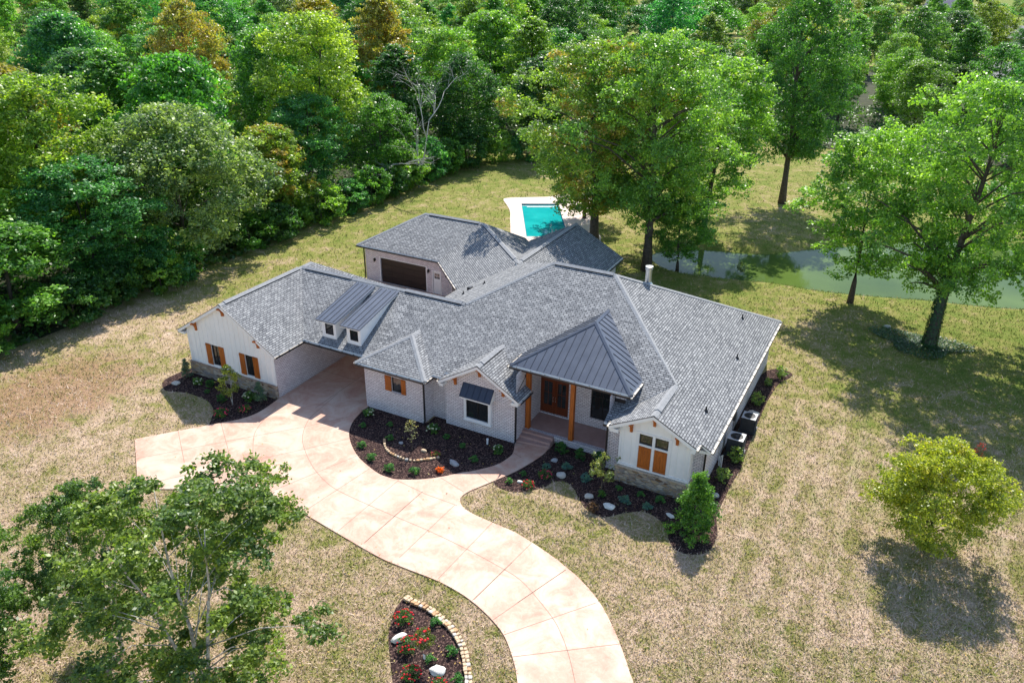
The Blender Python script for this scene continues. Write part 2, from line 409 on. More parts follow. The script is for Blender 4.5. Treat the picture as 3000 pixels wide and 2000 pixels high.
def quickmesh(name, V, Q, mats, smooth=False, attrs=None):
    me = bpy.data.meshes.new(name); k = Q.shape[1]
    me.vertices.add(len(V)); me.vertices.foreach_set('co', np.ascontiguousarray(V, np.float32).ravel())
    me.loops.add(Q.size); me.loops.foreach_set('vertex_index', np.ascontiguousarray(Q, np.int32).ravel())
    me.polygons.add(len(Q)); me.polygons.foreach_set('loop_start', np.arange(len(Q), dtype=np.int32)*k)
    try: me.polygons.foreach_set('loop_total', np.full(len(Q), k, np.int32))
    except Exception: pass
    if smooth: me.polygons.foreach_set('use_smooth', np.ones(len(Q), bool))
    for a, arr in (attrs or {}).items():
        at = me.attributes.new(a, 'FLOAT', 'FACE'); at.data.foreach_set('value', np.ascontiguousarray(arr, np.float32))
    for m_ in (mats if isinstance(mats, (list, tuple)) else [mats]): me.materials.append(m_)
    me.update(calc_edges=True); return me
o = bpy.data.objects.new('ground', quickmesh('ground', V, Q, M['grass'], True)); C.objects.link(o); struct(o)
# pond water
mw = mat('green pond water', (.075, .115, .04), .05, 0, .3); t = NT(mw); t.b.inputs['IOR'].default_value = 1.2; nn = t.noise(1.6, 3, .6, t.pos()); t.bump(nn, .012, .25)
n2 = t.noise(.12, 3, .5, t.pos()); t.col(t.ramp(n2, [(.3, (.055, .095, .022)), (.7, (.11, .165, .035))]))
b = MB(); b.prism(smooth([tuple(Vector(p)) for p in G2([(x, y) for x, y in pond_px], ZP)], 4, True), ZP-.01, ZP)
# widen the sheet under the banks
cx = sum(p[0] for p in pond_in)/len(pond_in); cy = sum(p[1] for p in pond_in)/len(pond_in)
b = MB(); sc_ = [(p[0]+(p[0]-cx)/math.hypot(p[0]-cx, p[1]-cy)*.6, p[1]+(p[1]-cy)/math.hypot(p[0]-cx, p[1]-cy)*.6) for p in pond_in]
b.prism(sc_, ZP-.03, ZP); struct(b.build('pond_water', mw))

# driveway
left = [(395, 1288), (405, 1435)]
bottom = [(405, 1434), (560, 1434), (700, 1433), (735, 1432), (759, 1435), (790, 1447), (845, 1477), (912, 1518), (1000, 1570), (1110, 1633), (1180, 1663), (1279.6, 1702), (1345, 1737), (1395, 1773), (1444, 1820), (1478, 1866), (1501, 1926), (1513, 1979), (1520, 2060), (1522, 2250)]
right_ = [(1930, 2250), (1875, 2070), (1855.6, 2000), (1846, 1975), (1827, 1918), (1800, 1849), (1758, 1768.6), (1700.6, 1700), (1642.5, 1650), (1608, 1624), (1557.5, 1590), (1503, 1558), (1442, 1532), (1377, 1502), (1352, 1481), (1350, 1461), (1370, 1443), (1428, 1418), (1496, 1389), (1540.5, 1365.6), (1588, 1335), (1609, 1313)]
island = [(1508, 1301), (1503, 1328), (1486, 1345), (1452, 1364), (1387, 1381), (1350, 1386.5), (1290, 1399), (1230, 1406), (1167, 1406), (1137, 1400), (1108, 1388), (1073, 1362), (1048, 1337), (1028.7, 1301.7), (1023, 1267), (1035, 1235), (1060.6, 1206), (1084, 1189)]
w1edge = [(818, 1168.5), (765.7, 1205), (716.6, 1226), (660, 1238), (600, 1249), (500, 1268), (395, 1288)]
gl = lambda l: [tuple(p[:2]) for p in G2(l)]
b5 = smooth(gl(bottom[3:]), 5); r5 = smooth(gl(right_), 5); i5 = smooth(gl(island), 5); w5 = smooth(gl(w1edge[:-1]), 5)
drive = gl(bottom[:3])+b5+r5+[(9.47, 7.0), (9.47, 6.98)]+i5+[(-.77, 6.3), (-.77, 16.5), (-1.3, 16.6), (-1.3, 18.6), (-5.9, 23.78), (-14.2, 23.78), (-14.2, 17.6), (-6.22, 17.6), (-6.22, 4.3)]+w5+gl([(395, 1288)])
b = MB(); b.prism(drive, -.1, .06); dr = b.build('driveway', M['concrete']); struct(dr)
def joint(px, sm=True, wd=.022, world=False, z=.064):
    pts = px if world else gl(px)
    if sm and len(pts) > 2: pts = smooth(pts, 6)
    b = MB(); P = [Vector((p[0], p[1], 0)) for p in pts]; L = []; R = []
    for i, p in enumerate(P):
        d = (P[min(i+1, len(P)-1)]-P[max(0, i-1)]).normalized(); nrm = Vector((-d.y, d.x, 0))*wd/2
        L.append((p+nrm)); R.append((p-nrm))
    for i in range(len(P)-1):
        b.poly([(R[i].x, R[i].y, z), (R[i+1].x, R[i+1].y, z), (L[i+1].x, L[i+1].y, z), (L[i].x, L[i].y, z)])
    o = b.build('control_joint', M['joint'], dr); return o
JA = lambda x, y: (380+x*.6696, 1150+y*.6696)
JB = lambda x, y: (1000+x*.5212, 1300+y*.5212)
joint([JA(910, 8), JA(840, 68), JA(785, 120), JA(757, 190), JA(765, 250), JA(800, 325), JA(850, 385), JA(910, 430), JA(1047, 495), JA(1160, 544), JB(490, 492), JB(708, 597), JB(915, 710), JB(1000, 765), JB(1072, 838), (1618, 1811), (1645, 1862), (1662, 1908), (1677, 1965), (1688, 2030), (1700, 2200)])
joint([JA(640, 70), JA(585, 125), JA(548, 180), JA(540, 250), JA(545, 310), JA(570, 370), JA(600, 428)])
joint([JA(212, 168), JA(240, 310)], False); joint([JA(400, 136), JA(460, 360)], False)
joint([JA(22, 293), JA(380, 225), JA(590, 185), JA(770, 152), JA(960, 108)], False)
joint([JA(38, 412), JA(300, 350), JA(540, 300), JA(780, 247), JA(975, 200)], False)
for a_, b_ in (((618, 436), (993, 280)), ((757, 527), (1050, 335)), ((914, 607), (1178, 385)), ((1025, 662), (1270, 445))): joint([JA(*a_), JA(*b_)], False)
for a_, b_ in (((130, 560), (460, 270)), ((325, 645), (640, 345)), ((545, 762), (850, 445)), ((745, 880), (1070, 560)), ((990, 896), (1262, 712))): joint([JB(*a_), JB(*b_)], False)
joint([JB(320, 212), JB(470, 285), JB(650, 350)], False); joint([JB(560, 195), JB(690, 275)], False); joint([JB(755, 158), JB(830, 220)], False)
for a_, b_ in (((1383, 1761), (1500, 1650)), ((1444, 1818), (1658, 1670)), ((1474, 1862), (1745, 1768)), ((1501, 1926), (1815, 1888)), ((1520, 2035), (1862, 2040))): joint([a_, b_], False)
joint([(-3.4, 4.5), (-3.4, 23.7)], False, world=True); joint([(-6.2, 8.6), (-.8, 8.6)], False, world=True); joint([(-6.2, 12.6), (-.8, 12.6)], False, world=True); joint([(-6.2, 16.6), (-1.3, 16.6)], False, world=True)
joint([JB(962, 50), JB(1010, 80)], False)

# mulch beds: slightly mounded sheets
def bed(name, poly, h=.05):
    me_b = MB(); P = [Vector((p[0], p[1], 0)) for p in poly]
    x0, x1 = min(p.x for p in P), max(p.x for p in P); y0, y1 = min(p.y for p in P), max(p.y for p in P)
    me_b.prism([(p.x, p.y) for p in P], -.06, .02)
    return struct(me_b.build(name, M['mulch']))
isl_bed = i5+[(-.7, 6.25), (-.7, 6.5), (3.7, 6.5), (3.7, 7.5), (9.4, 7.5), (9.4, 6.6)]
bed('mulch_bed', isl_bed)
rb = [(1609, 1313), (1588, 1335), (1540.5, 1365.6), (1496, 1389), (1445, 1413)]
rb2 = [(1445, 1417), (1465.6, 1430), (1493, 1439), (1527, 1441), (1567.7, 1434), (1598, 1425), (1618, 1413), (1642.5, 1409), (1663, 1415), (1683, 1434), (1693.5, 1456), (1714, 1487), (1748, 1508.5), (1775, 1514), (1826, 1503), (1874, 1498), (1908, 1507), (1935, 1525.5), (1952, 1553), (1959, 1580), (1975, 1606), (2010, 1622), (2055, 1622), (2083, 1607), (2101.7, 1566), (2100, 1515), (2118.7, 1467.7), (2145, 1415), (2170.7, 1372), (2186, 1328), (2213, 1259), (2235.8, 1201.8), (2255, 1163.6), (2281.7, 1125), (2312, 1108), (2322, 1098), (2308.5, 1088), (2280, 1080), (2248, 1085)]
bed('mulch_bed', smooth(gl(rb), 4)+smooth(gl(rb2), 5)+[(20.2, 22), (20.2, 7.5), (15.1, 7.5), (15.1, 8.4), (11.4, 8.4), (11.4, 8.0)])
wb = [(545, 1082), (520, 1094), (502.6, 1101.6), (481, 1114), (475, 1127), (484, 1143), (510, 1147), (551.7, 1152), (600.8, 1170), (622, 1191), (624, 1212), (617, 1232), (613, 1246)]
w1bed = smooth(gl(wb), 5)+[tuple(p) for p in reversed(w5)]+[(-6.3, 4.5), (-13.6, 4.5), (-13.8, 5.6)]
bed('mulch_bed', w1bed)
lb = [(1188, 1748), (1168.6, 1768.6), (1153, 1795), (1142, 1834), (1138, 1879.6), (1144, 1937), (1151, 2000), (1165, 2080), (1230, 2140), (1330, 2120), (1375, 2060), (1373, 1985), (1366, 1941), (1354, 1902.6), (1338, 1872), (1315, 1837), (1290, 1817), (1260, 1794), (1230, 1770), (1210, 1755)]
lowbed = smooth(gl(lb), 5, True); bed('mulch_bed', lowbed)

# pool
b = MB()
deck_px = [(1475, 586), (1490, 581), (1550, 579), (1606, 577.6), (1640, 572), (1691, 570), (1725, 576), (1740, 592), (1738, 625), (1745, 670), (1760, 705), (1700, 730), (1600, 735), (1497, 720), (1495.6, 681), (1494.6, 650), (1494, 620), (1485, 602)]
deck = smooth(gl(deck_px), 4, True)
hole = [tuple((PM @ Vector(p))[:2]) for p in ((-PW, -PLn/2, 0), (PW, -PLn/2, 0), (PW, PLn/2, 0), (-PW, PLn/2, 0))]
# deck with a hole: two halves split along the pool axis
def clip(poly, f):
    out = []; n = len(poly)
    for i in range(n):
        p, q = poly[i], poly[(i+1) % n]; a, c = f(p), f(q)
        if a >= 0: out.append(p)
        if (a >= 0) != (c >= 0): t = a/(a-c); out.append((p[0]+(q[0]-p[0])*t, p[1]+(q[1]-p[1])*t))
    return out
PMi = PM.inverted(); loc = lambda p: PMi @ Vector((p[0], p[1], 0))
parts_ = [clip(deck, lambda p: -PW-loc(p).x), clip(deck, lambda p: loc(p).x-PW),
          clip(clip(clip(deck, lambda p: loc(p).x+PW), lambda p: PW-loc(p).x), lambda p: loc(p).y-PLn/2),
          clip(clip(clip(deck, lambda p: loc(p).x+PW), lambda p: PW-loc(p).x), lambda p: -PLn/2-loc(p).y)]
for pp in parts_:
    if len(pp) > 2: b.prism(pp, -.3, .06)
pl = empty('swimming_pool', (0, 0, 0), 'rectangular turquoise in-ground pool behind the rear garage roof', 'pool')
m_deck = m_noise('pale pool deck', (.60, .45, .38), (.70, .58, .50), 1.5, .7)
dk = b.build('pool_deck', m_deck, None); struct(dk)
mt = mat('turquoise pool water', (.01, .40, .385), .03, 0, .5); t = NT(mt); t.bump(t.noise(2.2, 3, .6, t.pos()), .01, .25)
t.col(t.ramp(t.noise(.5, 3, .5, t.pos()), [(.3, (.008, .33, .33)), (.7, (.02, .44, .42))]))
b = MB(); b.box((-PW, -PLn/2, -.16), (PW, PLn/2, -.10), 0, PM); b.build('pool_water', mt, pl)
b = MB()
for x0, x1, y0, y1 in ((-PW-.002, -PW+.05, -PLn/2, PLn/2), (PW-.05, PW+.002, -PLn/2, PLn/2)): b.box((x0, y0, -1.2), (x1, y1, .05), 0, PM)
b.box((-PW+.05, PLn/2-.05, -1.2), (PW-.05, PLn/2, .05), 0, PM); b.box((-PW+.05, -PLn/2, -1.2), (PW-.05, -PLn/2+.05, .05), 0, PM)
b.build('pool_wall', m_noise('pool liner', (.03, .16, .24), (.05, .24, .32), 2), pl)
b = MB(); b.box((-PW*.72, PLn/2-1.0, -.098), (PW*.72, PLn/2-.82, -.05), 0, PM); b.box((-PW+.06, PLn/2-.5, -.098), (PW-.06, PLn/2-.42, -.06), 0, PM)
b.build('step_edge', M['white'], pl)
b = MB()
for sx in (.45, .85):
    b.tube([PM @ Vector((sx, -PLn/2-.5, .06)), PM @ Vector((sx, -PLn/2-.45, .7)), PM @ Vector((sx, -PLn/2-.1, .85)), PM @ Vector((sx, -PLn/2+.25, .6)), PM @ Vector((sx, -PLn/2+.35, -.2))], .025, 8)
b.build('pool_handrail', M['steel'], pl)

# ------------------------------------------------------------------ the house
house = empty('ranch_house', (3, 10, 0), 'white brick ranch house with grey shingle roofs, drive-through and rear garage wing', 'house')
house.location = (0, 0, 0)
ZE, SL, YE = 3.235, .5258, 6.828
SLW = .631
XL, XR, XM, ZR, YR = -14.227, -5.915, -10.071, 5.858, 11.816
UA, UB, YM, ZM, UE = 7.458, 11.701, 15.947, 8.031, 20.753
pF = lambda x, y: ZE+SL*(y-YE)
pL = lambda x, y: ZR+SL*(x-3.33)
pR = lambda x, y: ZE+SL*(UE-x)
pB = lambda x, y: ZM-SL*(y-YM)
def slab(b, poly, f, th=.14, m_top=0, m_side=1, dz=0):
    n = len(poly); ar = sum(poly[i][0]*poly[(i+1) % n][1]-poly[(i+1) % n][0]*poly[i][1] for i in range(n))
    if ar < 0: poly = poly[::-1]
    top = [(x, y, f(x, y)+dz) for x, y in poly]; bot = [(x, y, z-th) for x, y, z in top]
    P = [Vector((x, y, 0)) for x, y in poly]; base = len(b.v); b.v += top+bot
    for a_, b_, c_ in tessellate_polygon([P]):
        cr = (P[b_]-P[a_]).cross(P[c_]-P[a_]).z
        if abs(cr) < 1e-9: continue
        if cr < 0: b_, c_ = c_, b_
        b.f.append((base+a_, base+b_, base+c_)); b.m.append(m_top)
        b.f.append((base+n+a_, base+n+c_, base+n+b_)); b.m.append(m_side)
    for i in range(n):
        j = (i+1) % n; b.f.append((base+i, base+n+i, base+n+j, base+j)); b.m.append(m_side)
def roofpart(faces, name='shingle_roof', mats=None, th=.14, parent=None):
    b = MB()
    for poly, f in faces: slab(b, poly, f, th)
    return b.build(name, mats or [M['shingle'], M['white']], parent or house)
def ridgecap(a, b_, drop, w_=.16, h=.02, name='ridge_cap', parent=None, mt=None, vent=False):
    a = Vector(a); b_ = Vector(b_); d = (b_-a); dh = Vector((d.x, d.y, 0)).normalized(); s = Vector((dh.y, -dh.x, 0))
    B = MB(); up = Vector((0, 0, h)); dn = Vector((0, 0, drop*w_))
    def ring(p): return [p+s*w_-dn-Vector((0, 0, .02)), p+s*w_-dn+up, p+up*1.15+Vector((0, 0, .01)), p-s*w_-dn+up, p-s*w_-dn-Vector((0, 0, .02))]
    A, E = ring(a), ring(b_)
    for i in range(4): B.poly([A[i+1], E[i+1], E[i], A[i]], 1 if i in (0, 3) and vent else 0)
    B.poly(A, 0); B.poly(E[::-1], 0)
    return B.build(name, [mt or M['ridge'], M['black']], parent or house)
def gutter(a, b_, out, name='gutter', parent=None, w_=.12, h=.12):
    """open channel along the eave a-b, out = horizontal unit vector away from the roof"""
    a = Vector(a); b_ = Vector(b_); o_ = Vector((*out, 0)).normalized(); B = MB(); d = (b_-a).normalized(); z = Vector((0, 0, 1))
    def bx(u0, u1, z0, z1, mi, s0=0, s1=None):
        p = [a+d*s0+o_*u0+z*z0, a+d*s0+o_*u1+z*z0, a+d*s0+o_*u1+z*z1, a+d*s0+o_*u0+z*z1]; e1 = (b_-a).length if s1 is None else s1
        q_ = [a+d*e1+o_*u0+z*z0, a+d*e1+o_*u1+z*z0, a+d*e1+o_*u1+z*z1, a+d*e1+o_*u0+z*z1]
        B.mesh(p+q_, [(0, 1, 2, 3), (7, 6, 5, 4), (0, 4, 5, 1), (1, 5, 6, 2), (2, 6, 7, 3), (3, 7, 4, 0)], mi)
    t_ = -.05
    bx(.006, w_, t_-h, t_-h+.02, 0); bx(w_, w_+.02, t_-h, t_, 0); bx(.006, w_, t_-h+.021, t_-.035, 1)
    L = (b_-a).length; s = .4
    while s < L: bx(.006, w_, t_-.034, t_-.012, 0, s, s+.05); s += .9
    return B.build(name, [M['black'], M['cream']], parent or house)
def drip(a, b_, h=.035, w_=.03):
    B = MB(); B.beam(Vector(a)+Vector((0, 0, -.015)), Vector(b_)+Vector((0, 0, -.015)), w_, h); return B.build('drip_edge', M['black'], house)

# --- shingle roofs
roofpart([([(XM, YR), (XR, YE), (4.6, YE), (4.6, 7.2), (9.45, 7.2), (9.45, 9.9), (14.9, 9.9), (14.9, YE), (15.6, YE), (15.6, 7.71), (17.768, 9.880), (UB, YM), (UA, YM), (3.33, YR)], pF),
          ([(3.33, YR), (UA, YM), (-1.67, 25.08), (-1.67, 16.82)], pL),
          ([(XM, YR), (3.33, YR), (-1.67, 16.82), (XM, 16.82)], lambda x, y: ZR-SL*(y-YR)),
          ([(UA, YM), (UB, YM), (UE, 25.0), (-1.67, 25.08)], pB),
          ([(UB, YM), (17.768, 9.880), (17.768, 6.168), (20.12, 6.168), (20.12, 6.79), (UE, 6.79), (UE, 25.0)], pR)])
roofpart([([(XM, 4.058), (XR, 4.058), (XR, 17.02), (XM, 12.86)], lambda x, y: ZE+SLW*(XR-x)),
          ([(XM, 4.058), (XL, 4.058), (XL, 17.02), (XM, 12.86)], lambda x, y: ZE+SLW*(x-XL)),
          ([(XL, 17.02), (XR, 17.02), (XM, 12.86)], lambda x, y: ZE+SLW*(17.02-y))])
bx0, bx1, by0 = -1.131, 3.957, 5.93; bm_, bh = (bx0+bx1)/2, (bx1-bx0)/2
roofpart([([(bx0, by0), (bx1, by0), (bm_, by0+bh)], lambda x, y: ZE+SL*(y-by0)),
          ([(bx0, by0), (bm_, by0+bh), (bm_, YE+bh), (bx0, YE)], lambda x, y: ZE+SL*(x-bx0)),
          ([(bx1, by0), (bm_, by0+bh), (bm_, YE+bh), (bx1, YE)], lambda x, y: ZE+SL*(bx1-x))])
gm, gz, gs, gy = 7.153, 4.764, .6, 6.559
roofpart([([(4.487, gy), (gm, gy), (gm, YE+(gz-ZE)/SL), (4.487, 6.8)], lambda x, y: gz-gs*(gm-x)),
          ([(gm, gy), (9.85, gy), (9.85, 8.17), (9.3, 8.17), (gm, YE+(gz-ZE)/SL)], lambda x, y: gz-gs*(x-gm))])
roofpart([([(15.41, 6.168), (17.768, 6.168), (17.768, 9.88), (15.41, 7.52)], lambda x, y: pR(17.768, 0)-SL*(17.768-x))])
w2 = ZE+SL*4.3
roofpart([([(-14.4, 23.35), (-6.08, 23.35), (-4.3, 27.65), (-10.1, 27.65)], lambda x, y: ZE+SL*(y-23.35)),
          ([(-14.4, 23.35), (-10.1, 27.65), (-14.4, 31.95)], lambda x, y: ZE+SL*(x+14.4)),
          ([(-14.4, 31.95), (-10.1, 27.65), (-4.3, 27.65), (-2.52, 31.95)], lambda x, y: ZE+SL*(31.95-y)),
          ([(-6.08, 23.35), (-4.3, 27.65), (2.9, 20.45), (-.12, 17.43)], lambda x, y: w2-SL*(23.35-x-y)/1.4142),
          ([(-4.3, 27.65), (-2.52, 31.95), (-1.9, 31.33), (2.4, 20.95)], lambda x, y: w2-SL*(x+y-23.35)/1.4142),
          ([(2.4, 20.95), (2.4, 31.6), (-1.9, 31.6), (-1.9, 31.33)], lambda x, y: w2-SL*(2.4-x)),
          ([(2.4, 20.5), (2.4, 31.6), (6.7, 31.6), (6.7, 22)], lambda x, y: w2-SL*(x-2.4))])
# ridge and hip caps
D4 = SL*.7071
ridgecap((XM, 4.06, ZR), (XM, 12.8, ZR), SLW, .17, .03); ridgecap((XM, 4.5, ZR+.03), (XM, 11.4, ZR+.03), SLW, .19, .05, 'ridge_vent', vent=True)
ridgecap((XM, 11.816, ZR), (3.33, YR, ZR), SL, .17, .03); ridgecap((-9.6, YR, ZR+.03), (-5.6, YR, ZR+.03), SL, .19, .05, 'ridge_vent', vent=True); ridgecap((-1.2, YR, ZR+.03), (3.1, YR, ZR+.03), SL, .19, .05, 'ridge_vent', vent=True)
ridgecap((3.33, YR, ZR), (UA, YM, ZM), D4); ridgecap((UA, YM, ZM), (UB, YM, ZM), SL, .17, .03); ridgecap((UA+.2, YM, ZM+.03), (UB-.1, YM, ZM+.03), SL, .19, .05, 'ridge_vent', vent=True)
ridgecap((UB, YM, ZM), (17.768, 9.88, pR(17.768, 0)), D4); ridgecap((UB, YM, ZM), (UE, 25.0, ZE), D4)
ridgecap((17.768, 6.17, pR(17.768, 0)), (17.768, 9.88, pR(17.768, 0)), SL, .17, .03); ridgecap((17.768, 6.8, pR(17.768, 0)+.03), (17.768, 9.2, pR(17.768, 0)+.03), SL, .2, .05, 'ridge_vent', vent=True)
ridgecap((bx0, by0, ZE), (bm_, by0+bh, ZE+SL*bh), D4); ridgecap((bx1, by0, ZE), (bm_, by0+bh, ZE+SL*bh), D4); ridgecap((bm_, by0+bh, ZE+SL*bh), (bm_, YE+bh, ZE+SL*bh), SL)
ridgecap((gm, gy, gz), (gm, 9.73, gz), gs, .17, .03); ridgecap((gm, gy+.5, gz+.03), (gm, 9.2, gz+.03), gs, .19, .05, 'ridge_vent', vent=True)
ridgecap((-14.4, 23.35, ZE), (-10.1, 27.65, w2), D4); ridgecap((-10.1, 27.65, w2), (-4.3, 27.65, w2), SL, .17, .03); ridgecap((-9.6, 27.65, w2+.03), (-4.7, 27.65, w2+.03), SL, .19, .05, 'ridge_vent', vent=True)
ridgecap((-4.3, 27.65, w2), (2.4, 20.95, w2), SL, .17, .03); ridgecap((-4.0, 27.35, w2+.03), (1.9, 21.45, w2+.03), SL, .19, .05, 'ridge_vent', vent=True)
ridgecap((2.4, 20.7, w2), (2.4, 31.6, w2), SL, .17, .03); ridgecap((2.4, 21.4, w2+.03), (2.4, 31.1, w2+.03), SL, .19, .05, 'ridge_vent', vent=True)
ridgecap((-4.3, 27.65, w2), (-2.52, 31.95, ZE), D4)
# gutters and drip edges
gutter((XR, 4.06, ZE), (XR, YE, ZE), (1, 0)); gutter((XL, 17, ZE), (XL, 4.06, ZE), (-1, 0)); gutter((XR, YE, ZE), (bx0, YE, ZE), (0, -1))
gutter((bx0, by0, ZE), (bx1, by0, ZE), (0, -1)); gutter((bx1, by0, ZE), (bx1, YE-.13, ZE), (1, 0)); gutter((bx1, YE, ZE), (4.35, YE, ZE), (0, -1)); gutter((bx0, by0, ZE), (bx0, YE-.13, ZE), (-1, 0))
gutter((4.487, gy, gz-gs*2.666), (4.487, YE-.13, gz-gs*2.666), (-1, 0)); gutter((9.85, gy, gz-gs*2.697), (9.85, 8.17, gz-gs*2.697), (1, 0))
gutter((14.9, YE, ZE), (15.27, YE, ZE), (0, -1)); gutter((15.41, 6.168, pR(20.12, 0)), (15.41, YE-.14, pR(20.12, 0)), (-1, 0)); gutter((20.12, 6.168, pR(20.12, 0)), (20.12, 6.78, pR(20.12, 0)), (1, 0))
gutter((UE, 6.79, ZE), (UE, 25.0, ZE), (1, 0)); gutter((-14.4, 23.35, ZE), (-6.15, 23.35, ZE), (0, -1))
gutter((-6.08, 23.35, ZE), (-1.9, 19.17, ZE), (-1, -1)); gutter((-1.67, 25.0, ZE), (-1.67, 16.9, ZE), (-1, 0)); gutter((6.7, 24.9, ZE), (6.7, 31.6, ZE), (1, 0))
for x0, x1, y_, f in ((XL, XM, 4.045, lambda x: ZE+SLW*(x-XL)), (XM, XR, 4.045, lambda x: ZE+SLW*(XR-x)), (4.487, gm, gy-.013, lambda x: gz-gs*(gm-x)), (gm, 9.85, gy-.013, lambda x: gz-gs*(x-gm)),
                      (15.41, 17.768, 6.155, lambda x: pR(17.768, 0)-SL*(17.768-x)), (17.768, 20.12, 6.155, lambda x: pR(x, 0)), (20.24, UE, 6.777, lambda x: pR(x, 0))):
    drip((x0, y_, f(x0)), (x1, y_, f(x1)))
drip((9.463, 7.25, pF(0, 7.25)), (9.463, 8.9, pF(0, 8.9)))

# --- walls with real openings
def wall(name, pts, z0, z1, holes, mt, closed=False, depth=.12, base=None, ztop=None):
    """pts = ground line walked with the outside on the right; holes: {segment: [(s0,s1,z0,z1), ...]}"""
    B = MB(); n = len(pts)
    for i in range(n if closed else n-1):
        a = Vector((*pts[i], 0)); c = Vector((*pts[(i+1) % n], 0)); d = c-a; L = d.length; d.normalize(); nr = Vector((d.y, -d.x, 0))
        hs = holes.get(i, []); S_ = sorted({0, L, *[h[0] for h in hs], *[h[1] for h in hs]}); Z_ = sorted({z0, z1, *[h[2] for h in hs], *[h[3] for h in hs]})
        P = lambda s, z, t=0: tuple(a+d*s-nr*t+Vector((0, 0, z)))
        for j in range(len(S_)-1):
            for k in range(len(Z_)-1):
                sm, zm = (S_[j]+S_[j+1])/2, (Z_[k]+Z_[k+1])/2
                if any(h[0] < sm < h[1] and h[2] < zm < h[3] for h in hs): continue
                B.poly([P(S_[j], Z_[k]), P(S_[j+1], Z_[k]), P(S_[j+1], Z_[k+1]), P(S_[j], Z_[k+1])])
        for s0, s1, h0, h1 in hs:
            B.poly([P(s0, h0), P(s0, h1), P(s0, h1, depth), P(s0, h0, depth)]); B.poly([P(s1, h0), P(s1, h0, depth), P(s1, h1, depth), P(s1, h1)])
            B.poly([P(s0, h1), P(s1, h1), P(s1, h1, depth), P(s0, h1, depth)]); B.poly([P(s0, h0), P(s0, h0, depth), P(s1, h0, depth), P(s1, h0)])
    return B.build(name, mt, house)
def gablewall(name, x0, x1, y_, z0, f, xm, mt, holes=(), depth=.12):
    """front wall at y, from z0 up to the roof line f(x), with rectangular openings"""
    B = MB(); hs = list(holes); X_ = sorted({x0, x1, xm, *[h[0] for h in hs], *[h[1] for h in hs]})
    for i in range(len(X_)-1):
        a, c = X_[i], X_[i+1]; zz = [z0]; mid = (a+c)/2
        cuts = sorted([(h[2], h[3]) for h in hs if h[0] < mid < h[1]]); z = z0
        for c0, c1 in cuts:
            if c0 > z: B.poly([(a, y_, z), (c, y_, z), (c, y_, c0), (a, y_, c0)])
            z = c1
        B.poly([(a, y_, z), (c, y_, z), (c, y_, f(c)), (a, y_, f(a))])
    for s0, s1, h0, h1 in hs:
        B.poly([(s0, y_, h0), (s0, y_, h1), (s0, y_+depth, h1), (s0, y_+depth, h0)]); B.poly([(s1, y_, h0), (s1, y_+depth, h0), (s1, y_+depth, h1), (s1, y_, h1)])
        B.poly([(s0, y_, h1), (s1, y_, h1), (s1, y_+depth, h1), (s0, y_+depth, h1)]); B.poly([(s0, y_, h0), (s0, y_+depth, h0), (s1, y_+depth, h0), (s1, y_, h0)])
    return B.build(name, mt, house)
def window(x0, x1, z0, z1, y_, vert=(), horiz=(), fr=.05, parent=None, name='window', mt='black', set_=.05, label=None):
    """facing -y; the frame's face set_ behind the wall face y_"""
    B = MB(); yy0, yy1 = y_+set_, y_+set_+.06
    B.box((x0, yy0, z0), (x0+fr, yy1, z1)); B.box((x1-fr, yy0, z0), (x1, yy1, z1)); B.box((x0+fr, yy0, z0), (x1-fr, yy1, z0+fr)); B.box((x0+fr, yy0, z1-fr), (x1-fr, yy1, z1))
    for v in vert: B.box((v-fr/2, yy0+.004, z0+fr), (v+fr/2, yy1, z1-fr))
    for h in horiz: B.box((x0+fr, yy0+.008, h-fr/2), (x1-fr, yy1-.004, h+fr/2))
    o = B.build(name, M[mt], parent or house)
    if label: o['label'] = label
    g_ = MB(); g_.box((x0+.01, yy0+.035, z0+.01), (x1-.01, yy1+.02, z1-.01)); g_.build('pane', M['glass'], o)
    return o
def shutter(x0, x1, z0, z1, y_, label=None):
    B = MB(); n = 4; w_ = (x1-x0)/n
    for i in range(n): B.bevbox((x0+i*w_+.004, y_-.045, z0), (x0+(i+1)*w_-.004, y_-.01, z1), .004)
    for zz in (z0+.12, z1-.12): B.bevbox((x0+.01, y_-.068, zz-.055), (x1-.01, y_-.044, zz+.055), .005)
    o = B.build('shutter', M['cedar'], house)
    if label: o['label'] = label
    return o
def corbel(x, y_, z):
    B = MB(); w_ = .07; pr = [(0, 0), (-.42, 0), (-.42, -.09), (-.30, -.14), (-.18, -.26), (-.12, -.46), (-.13, -.60), (0, -.62)]
    L = [(x-w_, y_+p[0], z+p[1]) for p in pr]; R = [(x+w_, y_+p[0], z+p[1]) for p in pr]; n = len(pr)
    B.poly(L); B.poly(R[::-1])
    for i in range(n): j = (i+1) % n; B.poly([L[j], L[i], R[i], R[j]])
    return B.build('corbel', M['cedar'], house)
def battens(x0, x1, y_, z0, f, st=.41, skip=()):
    B = MB(); x = x0+st*.5
    while x < x1-.05:
        zs_ = [(z0, f(x)-.02)]
        for a, c, d0, d1 in skip:
            if a < x < c: zs_ = [s for q in zs_ for s in ((q[0], min(q[1], d0)), (max(q[0], d1), q[1])) if s[1]-s[0] > .03]
        for a, c in zs_: B.box((x-.03, y_-.028, a), (x+.03, y_+.002, c))
        x += st
    return B.build('batten', M['siding'], house)

